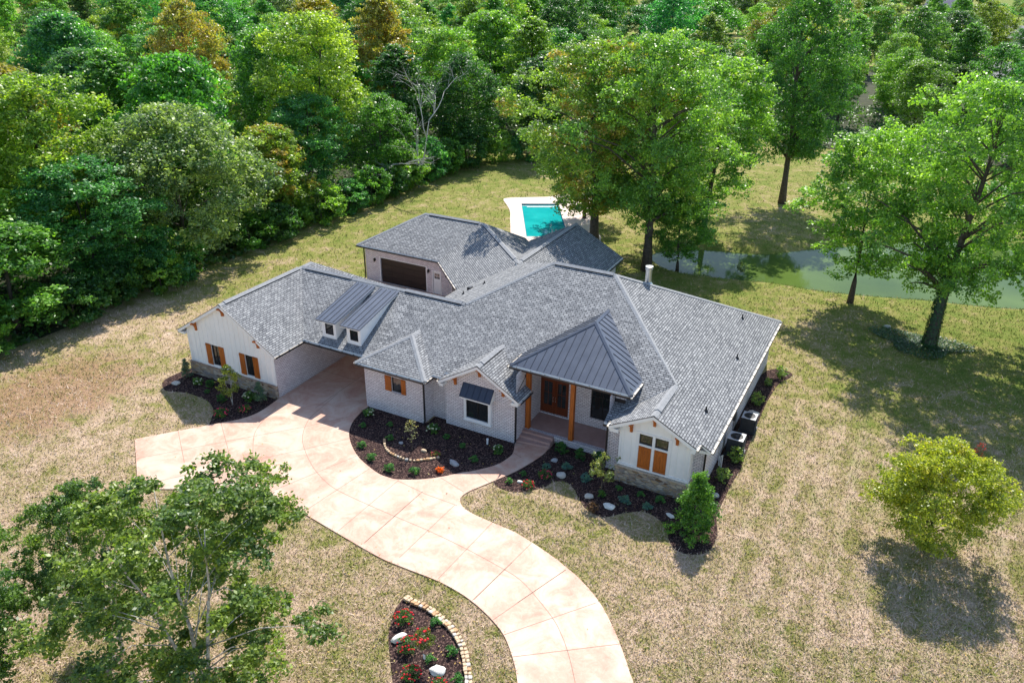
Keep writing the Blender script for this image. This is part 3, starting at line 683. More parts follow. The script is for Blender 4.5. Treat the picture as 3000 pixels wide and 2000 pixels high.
# garage wing (front left)
wy = 4.31; fW = lambda x: min(ZE+SLW*(x-XL), ZE+SLW*(XR-x))-.13
ho = [(-11.66, -10.97, 1.13, 2.60), (-8.70, -8.03, 1.13, 2.60)]
gablewall('board_siding', -13.69, -6.238, wy, .96, fW, XM, M['siding'], ho)
battens(-13.69, -6.24, wy, 1.08, fW, .41, [(-12.16, -10.53, 1.0, 2.7), (-9.2, -7.6, 1.0, 2.7)])
b = MB(); b.box((-13.72, wy-.03, .96), (-6.21, wy+.02, 1.08)); b.box((-13.72, wy-.028, 1.081), (-13.60, wy+.02, 3.25)); b.box((-6.33, wy-.028, 1.081), (-6.21, wy+.02, 3.25))
b.build('corner_trim', M['white'], house)
b = MB(); b.box((-13.80, wy-.13, 0), (-6.20, wy+.05, .90)); b.box((-13.80, wy+.05, 0), (-13.69, wy+.75, .90)); b.build('stone_base', M['stone'], house)
b = MB(); x = -13.84
while x < -6.2: b.bevbox((x, wy-.17, .902), (min(x+.285, -6.17), wy+.04, .958), .012); x += .295
b.build('stone_cap', m_noise('brown brick cap', (.26, .17, .12), (.48, .36, .27), 3, .85, .01), house)
wall('brick_wall', [(-6.238, wy+.02), (-6.238, 16.6), (-13.69, 16.6), (-13.69, wy+.02)], 0, 3.4, {}, M['brick'])
for (a, c, h0, h1) in ho:
    window(a, c, h0, h1, wy, vert=((a+c)/2,), fr=.045); shutter(a-.47, a-.01, 1.11, 2.62, wy); shutter(c+.01, c+.45, 1.11, 2.62, wy)
for x, z in ((-12.72, 4.02), (-10.07, 5.62), (-7.35, 4.02)): corbel(x, wy-.005, z)
# rake boards
def rake(x0, x1, y_, f, h=.2):
    B = MB(); B.poly([(x0, y_, f(x0)-.03-h), (x1, y_, f(x1)-.03-h), (x1, y_, f(x1)-.03), (x0, y_, f(x0)-.03)])
    B.poly([(x0, y_+.03, f(x0)-.03-h), (x0, y_+.03, f(x0)-.03), (x1, y_+.03, f(x1)-.03), (x1, y_+.03, f(x1)-.03-h)]); B.poly([(x0, y_, f(x0)-.03-h), (x0, y_+.03, f(x0)-.03-h), (x1, y_+.03, f(x1)-.03-h), (x1, y_, f(x1)-.03-h)])
    return B.build('rake_board', M['white'], house)
rake(XL, XM, 4.03, lambda x: ZE+SLW*(x-XL)); rake(XM, XR, 4.03, lambda x: ZE+SLW*(XR-x))
b = MB(); b.box((XL+.02, 4.07, 2.96), (-13.7, wy+.3, 3.10)); b.build('eave_return', M['white'], house)
# main body
def H_(x0, x1, z0, z1, X0): return (x0-X0, x1-X0, z0, z1)
body = [(-.749, 16.5), (-.749, 6.312), (3.575, 6.312), (3.575, 7.337), (4.695, 7.337)]
wall('brick_wall', body, 0, 3.22, {1: [H_(1.29, 1.97, 1.66, 2.66, -.749)]}, M['brick'])
window(1.29, 1.97, 1.66, 2.66, 6.312, fr=.045); shutter(.80, 1.27, 1.64, 2.68, 6.312); shutter(1.99, 2.33, 1.64, 2.68, 6.312)
b = MB(); x = 1.24
while x < 2.0: b.box((x, 6.262, 1.57), (x+.07, 6.34, 1.645)); x += .082
b.build('brick_sill', M['brick'], house)
# middle gable
fG = lambda x: min(gz-gs*(gm-x), gz-gs*(x-gm))-.13
gablewall('brick_wall', 4.695, 9.452, 7.018, 0, fG, gm, M['brick'], [(6.20, 7.74, .98, 2.38)])
wall('brick_wall', [(4.695, 7.345), (4.695, 7.02)], 0, 3.3, {}, M['brick'])
wall('brick_wall', [(9.452, 7.02), (9.452, 10.24)], 0, 4.62, {}, M['brick'])
rake(4.487, gm, gy-.028, lambda x: gz-gs*(gm-x)); rake(gm, 9.85, gy-.028, lambda x: gz-gs*(x-gm))
for a_ in (((4.52, gy+.02, 2.80), (4.80, 7.014, 2.99)), ((9.35, gy+.02, 2.80), (9.78, 7.014, 2.99)), ((15.45, 6.2, 3.2), (15.93, 7.3, 3.40)), ((19.81, 6.2, 3.2), (20.08, 7.3, 3.40)), ((20.1, 6.85, 2.96), (20.7, 7.3, 3.1))): b = MB(); b.box(*a_); b.build('eave_return', M['white'], house)
for x, z in ((5.45, 3.55), (7.10, 4.50), (8.65, 3.62)): corbel(x, 7.014, z)
b = MB()  # boxed window surround
b.box((6.08, 6.83, .84), (6.22, 7.03, 2.50)); b.box((7.72, 6.83, .84), (7.90, 7.03, 2.50)); b.box((6.22, 6.83, .84), (7.72, 7.03, .98)); b.box((6.22, 6.83, 2.36), (7.72, 7.03, 2.50)); b.box((6.04, 6.79, .78), (7.94, 7.05, .838))
b.build('window_surround', M['white'], house)
window(6.222, 7.718, .982, 2.358, 6.86, vert=(6.99,), fr=.055)
b = MB(); aw = lambda x, y: 3.23-(7.02-y)*1.25
slab(b, [(5.98, 6.48), (8.04, 6.48), (8.04, 7.018), (5.98, 7.018)], aw, .04, 0, 0)
for k in range(6): x = 5.99+k*.406; b.beam((x, 6.48, aw(x, 6.48)+.015), (x, 7.0, aw(x, 7.0)+.015), .022, .035)
b.build('metal_awning', [M['metal2']], house)
b = MB(); b.poly([(5.99, 6.5, 2.50), (5.99, 7.016, 2.50), (5.99, 7.016, 3.18), (5.99, 6.5, 2.54)]); b.poly([(8.03, 6.5, 2.50), (8.03, 6.5, 2.54), (8.03, 7.016, 3.18), (8.03, 7.016, 2.50)]); b.box((5.99, 6.485, 2.44), (8.03, 6.505, 2.535))
b.build('awning_side', M['white'], house)
# porch
PZ = .475
b = MB(); b.prism([(9.46, 8.30), (14.96, 8.30), (14.96, 10.235), (9.46, 10.235)], 0, PZ); b.build('porch_floor', M['porch'], house)
wall('brick_wall', [(9.455, 8.19), (14.965, 8.19)], 0, PZ-.075, {}, M['brick'])
b = MB(); x = 9.46
while x < 14.95: b.bevbox((x, 8.14, PZ-.075), (min(x+.072, 14.96), 8.36, PZ+.012), .006); x += .08
b.build('porch_edging', M['brick'], house)
b = MB(); b.prism([(9.46, 7.10), (11.45, 7.42), (11.47, 7.78), (11.45, 8.185), (9.46, 8.185)], .0, .19); b.prism([(9.46, 7.52), (11.43, 7.56), (11.43, 8.185), (9.46, 8.185)], .19, .33); b.prism([(9.46, 7.85), (11.42, 7.92), (11.42, 8.138), (9.46, 8.138)], .33, .46)
b.build('porch_steps', M['porch'], house)
pbw = 10.24
wall('brick_wall', [(9.452, pbw), (14.966, pbw)], 0, 4.7, {0: [H_(9.47, 11.35, .56, 2.96, 9.452), H_(12.78, 14.20, 1.06, 2.96, 9.452)]}, M['brick'], depth=.16)
wall('brick_wall', [(14.966, pbw), (14.966, 7.33)], 0, 4.6, {}, M['brick'])
# front doors: pane over panel with a divided light, two leaves, frame, handles
dd = MB(); y0 = pbw+.06
dd.box((9.47, y0, .56), (9.55, y0+.1, 2.96)); dd.box((11.27, y0, .56), (11.35, y0+.1, 2.96)); dd.box((9.55, y0, 2.88), (11.27, y0+.1, 2.96)); dd.box((10.375, y0-.01, .56), (10.445, y0+.1, 2.88))
df = dd.build('front_door', M['door'], house)
for x0, x1 in ((9.55, 10.375), (10.445, 11.27)):
    L_ = MB(); L_.box((x0+.004, y0+.02, .57), (x0+.14, y0+.07, 2.878)); L_.box((x1-.14, y0+.02, .57), (x1-.004, y0+.07, 2.878)); L_.box((x0+.14, y0+.02, .57), (x1-.14, y0+.07, 1.12)); L_.box((x0+.14, y0+.02, 2.72), (x1-.14, y0+.07, 2.878))
    xm_ = (x0+x1)/2; L_.box((xm_-.015, y0+.028, 1.12), (xm_+.015, y0+.06, 2.72)); L_.box((x0+.14, y0+.03, 1.95), (x1-.14, y0+.06, 1.98)); L_.bevbox((x0+.2, y0+.008, .66), (x1-.2, y0+.024, 1.02), .006)
    L_.build('door_leaf', M['door'], df)
    g_ = MB(); g_.box((x0+.13, y0+.045, 1.1), (x1-.13, y0+.055, 2.73)); g_.build('pane', M['glass'], df)
for x in (10.33, 10.49):
    h_ = MB(); h_.tube([(x, y0, 1.42), (x, y0-.06, 1.45), (x, y0-.06, 1.72), (x, y0, 1.75)], .014, 8); h_.build('handle', M['steel'], df)
window(12.78, 14.20, 1.06, 2.96, pbw, vert=(13.49,), horiz=(2.52,), fr=.055, set_=.07)
def post(x, y, z0, z1, w_=.13, label=None):
    B = MB(); B.bevbox((x-w_, y-w_, z0), (x+w_, y+w_, z1), .012); B.bevbox((x-w_-.012, y-w_-.012, z0), (x+w_+.012, y+w_+.012, z0+.10), .008)
    return B.build('porch_post', M['cedar'], house)
post(9.62, 8.31, PZ+.012, 4.42); post(12.42, 8.30, PZ+.012, 4.42); post(14.80, 8.31, PZ+.012, 4.42)
b = MB(); b.box((9.05, 8.16, 4.42), (15.62, 8.42, 4.62)); b.build('porch_beam', M['cedar'], house)
for x0, x1 in ((9.0, 9.44), (15.0, 15.55)):
    zb = pF(0, 8.2); wall('brick_wall', [(x0, 10.0), (x0, 8.17), (x1, 8.17), (x1, 10.0)], zb-.3, 4.42, {}, M['brick'])
    b = MB(); b.box((x0-.03, 8.10, pF(0, 8.12)-.02), (x1+.03, 8.165, pF(0, 8.12)+.17)); b.build('flashing', M['black'], house)
# porch roof in standing seam metal
pz, ps = 4.692, .5548
q0, q1, qm, qf = 8.649, 15.98, 12.3145, 7.773; qh = q1-qm
pf_ = lambda x, y: pz+ps*(y-qf); pl_ = lambda x, y: pz+ps*(x-q0); pr_ = lambda x, y: pz+ps*(q1-x)
metal_faces = [([(q0, qf), (q1, qf), (qm, qf+qh)], pf_, (0, 1)), ([(q0, qf), (qm, qf+qh), (qm, 13.50), (q0, 9.60)], pl_, (1, 0)), ([(q1, qf), (q1, 9.60), (qm, 13.50), (qm, qf+qh)], pr_, (-1, 0))]
def seams(B, poly, f, fall, sp=.42, h=.035, off=.2):
    d = Vector(fall).normalized(); n_ = Vector((-d.y, d.x)); vals = [Vector(p).dot(n_) for p in poly]; t = min(vals)+off
    while t < max(vals)-.08:
        hit = []
        for i in range(len(poly)):
            p, q_ = Vector(poly[i]), Vector(poly[(i+1) % len(poly)]); a, c = p.dot(n_)-t, q_.dot(n_)-t
            if (a > 0) != (c > 0): hit.append(p+(q_-p)*(a/(a-c)))
        if len(hit) == 2:
            a, c = hit; L = (c-a).length
            if L > .35:
                e = (c-a)/L; a = a+e*.08; c = c-e*.1
                B.beam((a.x, a.y, f(a.x, a.y)+h/2), (c.x, c.y, f(c.x, c.y)+h/2), .022, h, 1)
        t += sp
m_seam = m_noise('seam edge metal', (.05, .058, .078), (.065, .075, .1), 2, .45)
b = MB()
for poly, f, fall in metal_faces: slab(b, poly, f, .12, 0, 2); seams(b, poly, f, fall)
b.build('metal_roof', [M['metal'], m_seam, M['white']], house)
mr = dict(mt=M['metal'], name='metal_ridge_cap')
ridgecap((q0, qf, pz), (qm, qf+qh, pz+ps*qh), ps*.707, .13, .045, **mr); ridgecap((q1, qf, pz), (qm, qf+qh, pz+ps*qh), ps*.707, .13, .045, **mr); ridgecap((qm, qf+qh, pz+ps*qh), (qm, 13.45, pz+ps*qh), ps, .13, .045, **mr)
gutter((q0, qf, pz), (q1, qf, pz), (0, -1)); gutter((q0, qf-.12, pz), (q0, 9.55, pz), (-1, 0)); gutter((q1, qf-.12, pz), (q1, 9.55, pz), (1, 0))
# right front: brick piers and boxed gable
wall('brick_wall', [(14.966, 7.34), (20.37, 7.34), (20.37, 24.6), (6.25, 24.6)], 0, 3.3, {}, M['brick'])
qy = 6.60; fQ = lambda x: min(pR(17.768, 0)-SL*(17.768-x), pR(x, 0))-.13
hq = [(17.01, 17.72, 2.68, 3.29), (17.88, 18.59, 2.68, 3.29)]
gablewall('board_siding', 15.93, 19.79, qy, 1.10, fQ, 17.768, M['siding'], hq)
B = MB(); B.poly([(19.79, qy, 1.1), (19.79, 7.34, 1.1), (19.79, 7.34, 3.6), (19.79, qy, 3.6)]); B.build('board_siding', M['siding'], house); B = MB(); B.poly([(15.93, 7.34, 1.1), (15.93, qy, 1.1), (15.93, qy, 3.6), (15.93, 7.34, 3.6)]); B.build('board_siding', M['siding'], house)
battens(15.93, 19.79, qy, 1.2, fQ, .42, [(16.82, 18.78, 1.05, 3.45)])
b = MB(); b.box((15.88, qy-.06, 1.08), (19.85, qy+.01, 1.18)); b.box((19.79, qy+.01, 1.08), (19.85, 7.33, 1.18)); b.box((15.93-.02, qy-.025, 1.181), (16.03, qy+.02, 3.6)); b.box((19.70, qy-.025, 1.181), (19.812, qy+.08, 3.6)); b.build('corner_trim', M['white'], house)
b = MB(); b.box((15.84, qy-.16, 0), (19.88, 7.335, 1.0)); b.build('stone_base', M['stone'], house)
b = MB(); x = 15.80
while x < 19.9: b.bevbox((x, qy-.20, 1.002), (min(x+.2, 19.92), qy+.05, 1.078), .012); x += .21
y_ = qy+.055
while y_ < 7.3: b.bevbox((19.70, y_, 1.002), (19.92, y_+.2, 1.078), .012); y_ += .21
b.build('stone_cap', m_noise('tan stone cap', (.40, .33, .25), (.58, .50, .40), 3, .85, .01), house)
for (a, c, h0, h1) in hq: window(a, c, h0, h1, qy, fr=.055, set_=.02)
b = MB()
for x0, x1 in ((16.83, 17.0), (17.73, 17.87), (18.60, 18.77)): b.box((x0, qy-.035, 1.181), (x1, qy+.01, 3.42))
for x0, x1 in ((17.0, 17.73), (17.87, 18.60)): b.box((x0, qy-.033, 3.30), (x1, qy+.01, 3.42)); b.box((x0, qy-.033, 2.57), (x1, qy+.01, 2.67))
b.build('window_surround', M['white'], house)
shutter(17.02, 17.71, 1.2, 2.55, qy+.0); shutter(17.89, 18.58, 1.2, 2.55, qy+.0)
for x, z in ((16.55, 3.90), (17.768, 4.60), (19.05, 3.86)): corbel(x, qy-.005, z)
rake(15.41, 17.768, 6.14, lambda x: pR(17.768, 0)-SL*(17.768-x)); rake(17.768, 20.12, 6.14, lambda x: pR(x, 0)); rake(20.24, UE, 6.765, lambda x: pR(x, 0), .12)
b = MB(); b.box((20.38, 7.0, 2.98), (20.74, 24.9, 3.08)); b.build('soffit', M['white'], house)
# downspouts
def spout(x, y, z1, z0=.1, out=(0, -1), r=.045):
    B = MB(); B.bevbox((x-r, y-r, z0+.1), (x+r, y+r, z1), .01); B.beam((x, y, z0+.12), (x+out[0]*.25, y+out[1]*.25, z0), .08, .06); return B.build('downspout', M['black'], house)
spout(3.66, 6.24, 3.1); spout(9.50, 6.93, 3.1); spout(14.99, 7.22, 3.15); spout(20.42, 7.22, 3.05); spout(-13.74, 4.75, 3.05, out=(-1, 0)); spout(-13.95, 23.72, 3.05)
# dormers over the drive-through
for k, (rx0, rx1, x0, x1) in enumerate(((-5.05, -3.50, -4.72, -3.66), (-3.08, -1.58, -2.75, -1.71))):
    dm = empty('dormer', (0, 0, 0)); dm.parent = house
    dz = lambda x, y: 4.78+(y-7.15)*.222
    b = MB(); P_ = [(rx0, 7.15), (rx1, 7.15), (rx1, 11.55), (rx0, 11.55)]; slab(b, P_, dz, .13, 0, 2); seams(b, P_, dz, (0, 1), .37, .03, .22)
    b.beam((rx0-.005, 7.14, dz(0, 7.14)-.03), (rx1+.005, 7.14, dz(0, 7.14)-.03), .03, .06, 1)
    for x in (rx0-.005, rx1+.005): b.beam((x, 7.14, dz(0, 7.14)-.01), (x, 11.5, dz(0, 11.5)-.01), .03, .05, 1)
    b.build('metal_roof', [M['metal'], m_seam, M['white']], dm)
    b = MB(); fy = 7.39
    wz0 = pF(0, fy); wx0, wx1, hz0, hz1 = x0+.2, x1-.2, 3.77, 4.50
    for a, c, e, g_ in ((x0, wx0, wz0-.1, 4.72), (wx1, x1, wz0-.1, 4.72), (wx0, wx1, wz0-.1, hz0), (wx0, wx1, hz1, 4.72)): b.poly([(a, fy, e), (c, fy, e), (c, fy, g_), (a, fy, g_)])
    for x, fl in ((x0, 0), (x1, 1)):
        P_ = [(x, fy, wz0-.1), (x, 11.0, 5.4), (x, 11.0, dz(0, 11)-.1), (x, fy, dz(0, fy)-.1)]; b.poly(P_ if fl else P_[::-1])
    b.build('dormer_wall', M['siding'], dm)
    b = MB()
    for a, c in ((x0-.02, x0+.1), (x1-.1, x1+.02)): b.box((a, fy-.025, wz0), (c, fy+.02, 4.70))
    b.box((x0+.1, fy-.022, wz0-.02), (x1-.1, fy+.02, wz0+.1)); b.box((x0+.1, fy-.022, 4.58), (x1-.1, fy+.02, 4.70)); b.build('trim', M['white'], dm)
    wn = window(wx0, wx1, hz0, hz1, fy, fr=.05, parent=house, set_=.0); wn.parent = dm
# rear garage
wall('brick_wall', [(-13.9, 31.5), (-13.9, 23.8), (-5.35, 23.8)], 0, 3.2, {1: [(1.52, 6.27, .02, 2.33), (6.86, 7.62, .08, 2.10)]}, M['brick'], depth=.2)
wall('brick_wall', [(-5.35, 23.8), (-1.2, 19.6), (-1.2, 16.4), (-.749, 16.4)], 0, 3.2, {0: [(.75, 4.6, .02, 2.5)]}, M['brick'], depth=.2)
wall('brick_wall', [(-1.45, 31.3), (-2.6, 31.5), (-13.9, 31.5)], 0, 3.2, {}, M['brick'])
b = MB(); b.box((-12.40, 23.78, .02), (-12.33, 23.92, 2.36)); b.box((-7.68, 23.78, .02), (-7.61, 23.92, 2.36)); b.box((-12.33, 23.78, 2.28), (-7.68, 23.92, 2.36)); gdo = b.build('garage_door', M['white'], house)
b = MB()
for i in range(4):
    z0 = .03+i*.565; b.box((-12.32, 23.93, z0), (-7.69, 23.98, z0+.545))
    for k in range(4): x0 = -12.2+k*1.14; b.bevbox((x0, 23.915, z0+.1), (x0+.98, 23.935, z0+.45), .008)
b.box((-12.33, 23.96, .02), (-7.68, 24.0, 2.3)); b.build('door_panel', M['gdoor'], gdo)
b = MB(); b.box((-7.06, 23.77, .06), (-6.99, 23.9, 2.12)); b.box((-6.25, 23.77, .06), (-6.18, 23.9, 2.12)); b.box((-6.99, 23.77, 2.05), (-6.25, 23.9, 2.12)); sd = b.build('entry_door', M['white'], house); sd['label'] = 'white side door with a six-pane light beside the dark garage door'
b = MB(); b.box((-6.99, 23.86, .07), (-6.25, 23.91, 2.05)); b.bevbox((-6.88, 23.845, .25), (-6.66, 23.865, 1.2), .006); b.bevbox((-6.58, 23.845, .25), (-6.36, 23.865, 1.2), .006)
b.box((-6.90, 23.845, 1.38), (-6.34, 23.862, 1.92)); dl = b.build('door_leaf', M['white'], sd)
b = MB()
for i in range(3):
    for j in range(2): b.box((-6.87+i*.175, 23.838, 1.41+j*.25), (-6.73+i*.175, 23.848, 1.63+j*.25))
b.build('pane', M['glass'], sd)
b = MB(); b.tube([(-6.32, 23.86, 1.05), (-6.32, 23.80, 1.05)], .03, 10); b.build('handle', M['steel'], sd)
for x, y, z in ((-12.85, 23.79, 2.0), (-7.38, 23.79, 2.0), (-5.62, 23.79, 1.95)):
    b = MB(); b.bevbox((x-.05, y-.03, z-.12), (x+.05, y, z+.12), .008); b.box((x-.012, y-.14, z+.13), (x+.012, y-.0, z+.155))
    b.lathe([(.0, .18), (.09, .10), (.09, .08), (.075, .08), (.06, -.14), (.0, -.15)], 8, (x, y-.15, z)); b.build('wall_lantern', M['black'], house)
dm2 = MB(); A_ = Vector((-4.80, 23.25, 0)); d_ = Vector((4.15, -4.2, 0)).normalized(); n_ = Vector((d_.y, -d_.x, 0))
for i in range(3):
    a = A_+d_*(i*1.28)-n_*.14; c = a+d_*1.26
    dm2.mesh([a+Vector((0, 0, .02)), c+Vector((0, 0, .02)), c+Vector((0, 0, 2.5)), a+Vector((0, 0, 2.5))], [(0, 1, 2, 3)])
o = dm2.build('garage_door', M['gdoor'], house)
wall('brick_wall', [(6.25, 24.6), (6.25, 31.3)], 0, 3.3, {}, M['brick'])
B = MB(); B.poly([(6.25, 31.3, 0), (-1.45, 31.3, 0), (-1.45, 31.3, 3.3), (2.4, 31.3, 5.35), (6.25, 31.3, 3.3)]); B.build('brick_wall', M['brick'], house)
# roof vents, boots, flue
def boot(x, y, z, nx=1, h=.28):
    B = MB(); B.lathe([(.13, -.1), (.12, .02), (.06, .06), (.045, .08), (.045, h), (.035, h+.005), (.0, h-.02)], 12, (x, y, z)); return B.build('vent_pipe', M['black'], house)
for x, y in ((18.72, 21.69), (19.63, 16.69), (19.64, 9.62)): boot(x, y, pR(x, y))
for x, y in ((1.65, 17.19), (.77, 15.79)): boot(x, y, pL(x, y), h=.2)
b = MB(); x, y = .53, 17.1; z = pL(x, y)
b.bevbox((x-.16, y-.2, z-.08), (x+.16, y+.2, z+.16), .03); b.build('box_vent', M['black'], house)
fx, fy = 13.2, 18.0; fz = pB(fx, fy)
b = MB(); b.lathe([(.34, -.14), (.32, .03), (.2, .16), (.2, .9), (.2, 1.0), (.235, 1.0), (.235, 1.06), (.21, 1.07), (.21, 1.14), (.25, 1.15), (.25, 1.22), (.0, 1.25)], 24, (fx, fy, fz)); b.build('chimney_flue', M['steel'], house, smooth=False)
for p in (dr, dk): pass

# ------------------------------------------------------------------ vegetation
RG = np.random.default_rng(7)
def unit(n, g):
    v = g.normal(size=(n, 3)); return v/np.linalg.norm(v, axis=1, keepdims=True)
def leaves_mesh(name, c, nrm, size, clump, g, mats, asp=.62, rnd=None):
    n = len(c); nrm = nrm/np.linalg.norm(nrm, axis=1, keepdims=True); r = unit(n, g)
    t = np.cross(nrm, r); t /= np.linalg.norm(t, axis=1, keepdims=True)+1e-9; b = np.cross(nrm, t)
    l = (size*.5)[:, None]; V = np.stack([c-t*l, c+b*l*asp+nrm*l*.15, c+t*l, c-b*l*asp+nrm*l*.15], 1).reshape(-1, 3)
    Q = np.arange(4*n).reshape(n, 4)
    return quickmesh(name, V, Q, mats, attrs={'rnd': g.random(n) if rnd is None else rnd, 'clump': clump})
PROF = {'round': lambda t: np.sqrt(np.clip(1-(2*np.clip(t, 0, 1)**.85-1)**2, 0.02, 1)),
        'oval': lambda t: np.clip(np.sin(np.pi*np.clip(t, .02, .98)**.8), .05, 1)**.6,
        'cone': lambda t: np.clip(1.02-t, .04, 1)**.85,
        'vase': lambda t: np.clip(np.sin(np.pi*np.clip(t*.86+.10, 0, 1)**1.25), .08, 1)**.55}
def crown(name, seed, R, H, z0, ncl, nl, ls, shape='round', droop=.0, clr=(.17, .30), cx=0, cy=0, flat=.7, mt=None, lobes=.22, hol=.35, topcl=False):
    g = np.random.default_rng(seed); t = g.random(ncl)**.85; a = g.random(ncl)*2*np.pi
    u = g.random(ncl)**.5; ph = g.random(6)*6.28
    lob = 1+lobes*(np.sin(3*a+ph[0]+4*t)+.7*np.sin(5*a+ph[1]-5*t))*.6
    rr = PROF[shape](t)*R*.86*(hol+(1-hol)*u)*lob
    cc = np.stack([cx+rr*np.cos(a), cy+rr*np.sin(a), z0+H*(.05+.9*t)], 1)
    rc = R*(clr[0]+(clr[1]-clr[0])*g.random(ncl))*(.75+.25*PROF[shape](t)); clv = g.random(ncl)
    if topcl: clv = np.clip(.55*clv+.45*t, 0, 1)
    w_ = rc**2; idx = g.choice(ncl, size=nl, p=w_/w_.sum())
    # every bough carries a handful of leaf sprays, every spray its leaves
    ns = 11; sd = unit(ncl*ns, g); lw = (sd[:, 2] < -.2) & (g.random(ncl*ns) < .65); sd[lw, 2] *= -1
    so_ = sd*(rc.repeat(ns)*(.55+.5*g.random(ncl*ns)))[:, None]; sr_ = .22+.26*g.random(ncl*ns); sv = g.normal(size=ncl*ns)*.13
    si = idx*ns+g.integers(0, ns, nl); d = unit(nl, g)
    d = d*.75+sd[si]*.5; d /= np.linalg.norm(d, axis=1, keepdims=True)
    rad = rc[idx]*1.0
    p = cc[idx]+so_[si]*np.array([1, 1, flat])+unit(nl, g)*(rc[idx]*sr_[si]*(.3+.8*g.random(nl)))[:, None]*np.array([1.15, 1.15, .6])
    p[:, 2] -= droop*np.maximum(0, np.hypot(d[:, 0], d[:, 1])-.4)*rad
    p += g.normal(size=(nl, 3))*ls*.25; p[:, 2] = np.maximum(p[:, 2], .03)
    nr = d*.55+np.array([0, 0, .55])+unit(nl, g)*.75
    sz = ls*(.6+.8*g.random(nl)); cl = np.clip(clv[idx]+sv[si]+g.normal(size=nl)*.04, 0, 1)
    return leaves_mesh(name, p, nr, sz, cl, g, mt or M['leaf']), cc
def woody(seed, height, r0, targets, nb=16, multi=1, lean=.06, spread=.0, zf=.25):
    g = random.Random(seed); B = MB(); stems = []
    for k in range(multi):
        ang = g.uniform(0, 6.28) if multi == 1 else k*6.28/multi+g.uniform(-.4, .4)
        dx, dy = math.cos(ang)*(lean*height if multi == 1 else spread), math.sin(ang)*(lean*height if multi == 1 else spread); pts = []; n = 7
        for i in range(n+1):
            t = i/n; pts.append(Vector((dx*t**1.3+g.uniform(-1, 1)*.012*height*t, dy*t**1.3+g.uniform(-1, 1)*.012*height*t, height*t*(1-.03*k))))
        pts[0].z = -.1; R = [r0*(1.35 if i == 0 else 1)*(1-.85*i/n)/(multi**.35) for i in range(n+1)]
        B.tube(pts, R, 8); stems.append((pts, R))
    T = list(targets); g.shuffle(T)
    for c in T[:nb]:
        c = Vector([float(v) for v in c]); pts, R = min(stems, key=lambda s_: (s_[0][-1].to_2d()-c.to_2d()).length)
        zt = max(height*zf, min(c.z-.55*(Vector((c.x, c.y))-pts[4].to_2d()).length, height*.85)); i = min(len(pts)-2, max(0, int(zt/height*(len(pts)-1)))); f = zt/height*(len(pts)-1)-i
        a = pts[i].lerp(pts[i+1], min(1, max(0, f))); mid = a.lerp(c, .5)+Vector((g.uniform(-.2, .2), g.uniform(-.2, .2), (c-a).length*.10)); rr = R[i]*.42
        B.tube([a, a.lerp(mid, .5), mid, mid.lerp(c, .55)+Vector((0, 0, .05)), c], [rr, rr*.8, rr*.6, rr*.38, rr*.12], 5)
    return B
def tree_proto(name, seed, R, H, z0, top, ncl, nl, ls, shape='round', bark='bark', r0=.22, nb=18, multi=1, spread=0, **k):
    me, cc = crown('crown', seed, R, H, z0, ncl, nl, ls, shape, **k)
    B = woody(seed, top, r0, cc, nb, multi, spread=spread)
    e = empty(name); tr_ = B.build('trunk', M[bark], e, smooth=True, uv=False)
    cr = bpy.data.objects.new('crown', me); C.objects.link(cr); cr.parent = e; cr.color = (.07, .12, .03, .0)
    return e
def place(e, loc, col, sc=1, scz=None, rz=0, label='', cat='tree', group=None, autumn=0., first=False, name=None):
    c = e if first else copy_tree(e)
    c.location = loc; c.scale = (sc, sc, scz or sc); c.rotation_euler = (0, 0, rz)
    if name: c.name = name
    for k in ('label', 'category', 'group'):
        if k in c: del c[k]
    tag(c, label, cat, group)
    for ch in c.children:
        if ch.name.startswith('crown') or ch.name.startswith('foliage'): ch.color = (*col, 1-(1-autumn)) if False else (col[0], col[1], col[2], autumn)
    return c
KEEP = []
# colours (albedo) of the foliage kinds
YG, LG, MG, DG, TG, GG, OR, OL = (.27, .37, .065), (.19, .34, .07), (.12, .27, .055), (.065, .165, .045), (.09, .26, .09), (.20, .285, .13), (.38, .33, .08), (.26, .30, .05)
protos = {}
def proto(key, *a, **k):
    protos[key] = [tree_proto(*a, **k), True]
def put(key, x, y, col, h=None, r=None, label='', group=None, autumn=0., rz=None, cat='tree', name=None, base=(1, 1), z=None):
    e, first = protos[key]; protos[key][1] = False
    bh_, br_ = base_size[key]; sz = (h/bh_) if h else 1; sx = (r/br_) if r else sz
    zz = float(hground(x, y)) if z is None else z
    return place(e, (x, y, zz-.03), col, sx, sz, RG.random()*6.28 if rz is None else rz, label, cat, group, autumn, first, name)
base_size = {'oak': (15, 5.5), 'maple': (12, 4.6), 'locust': (17, 5.2), 'willow': (14, 7), 'poplar': (16, 4.0), 'bush': (3.6, 2.4), 'spreading': (19, 7.2), 'spruce': (14, 3.2)}
proto('oak', 'broadleaf_tree', 11, 5.5, 13.2, 1.6, 13, 150, 30000, .27, 'round', lobes=.3)
proto('maple', 'broadleaf_tree', 12, 4.6, 11.2, .9, 10, 120, 23000, .26, 'oval', lobes=.25)
proto('locust', 'broadleaf_tree', 13, 5.2, 14.2, 2.6, 15, 170, 30000, .245, 'vase', clr=(.13, .27), lobes=.35, droop=.3)
proto('willow', 'broadleaf_tree', 14, 7.0, 13.2, .8, 12, 260, 56000, .235, 'round', clr=(.12, .2), droop=.6, lobes=.18)
proto('poplar', 'broadleaf_tree', 15, 4.0, 13.8, 2.0, 15, 130, 24000, .27, 'oval', lobes=.3)
proto('spreading', 'broadleaf_tree', 16, 7.2, 15.5, 3.6, 17, 230, 64000, .215, 'vase', clr=(.12, .20), lobes=.5, hol=.25, nb=46, r0=.42, droop=.25)
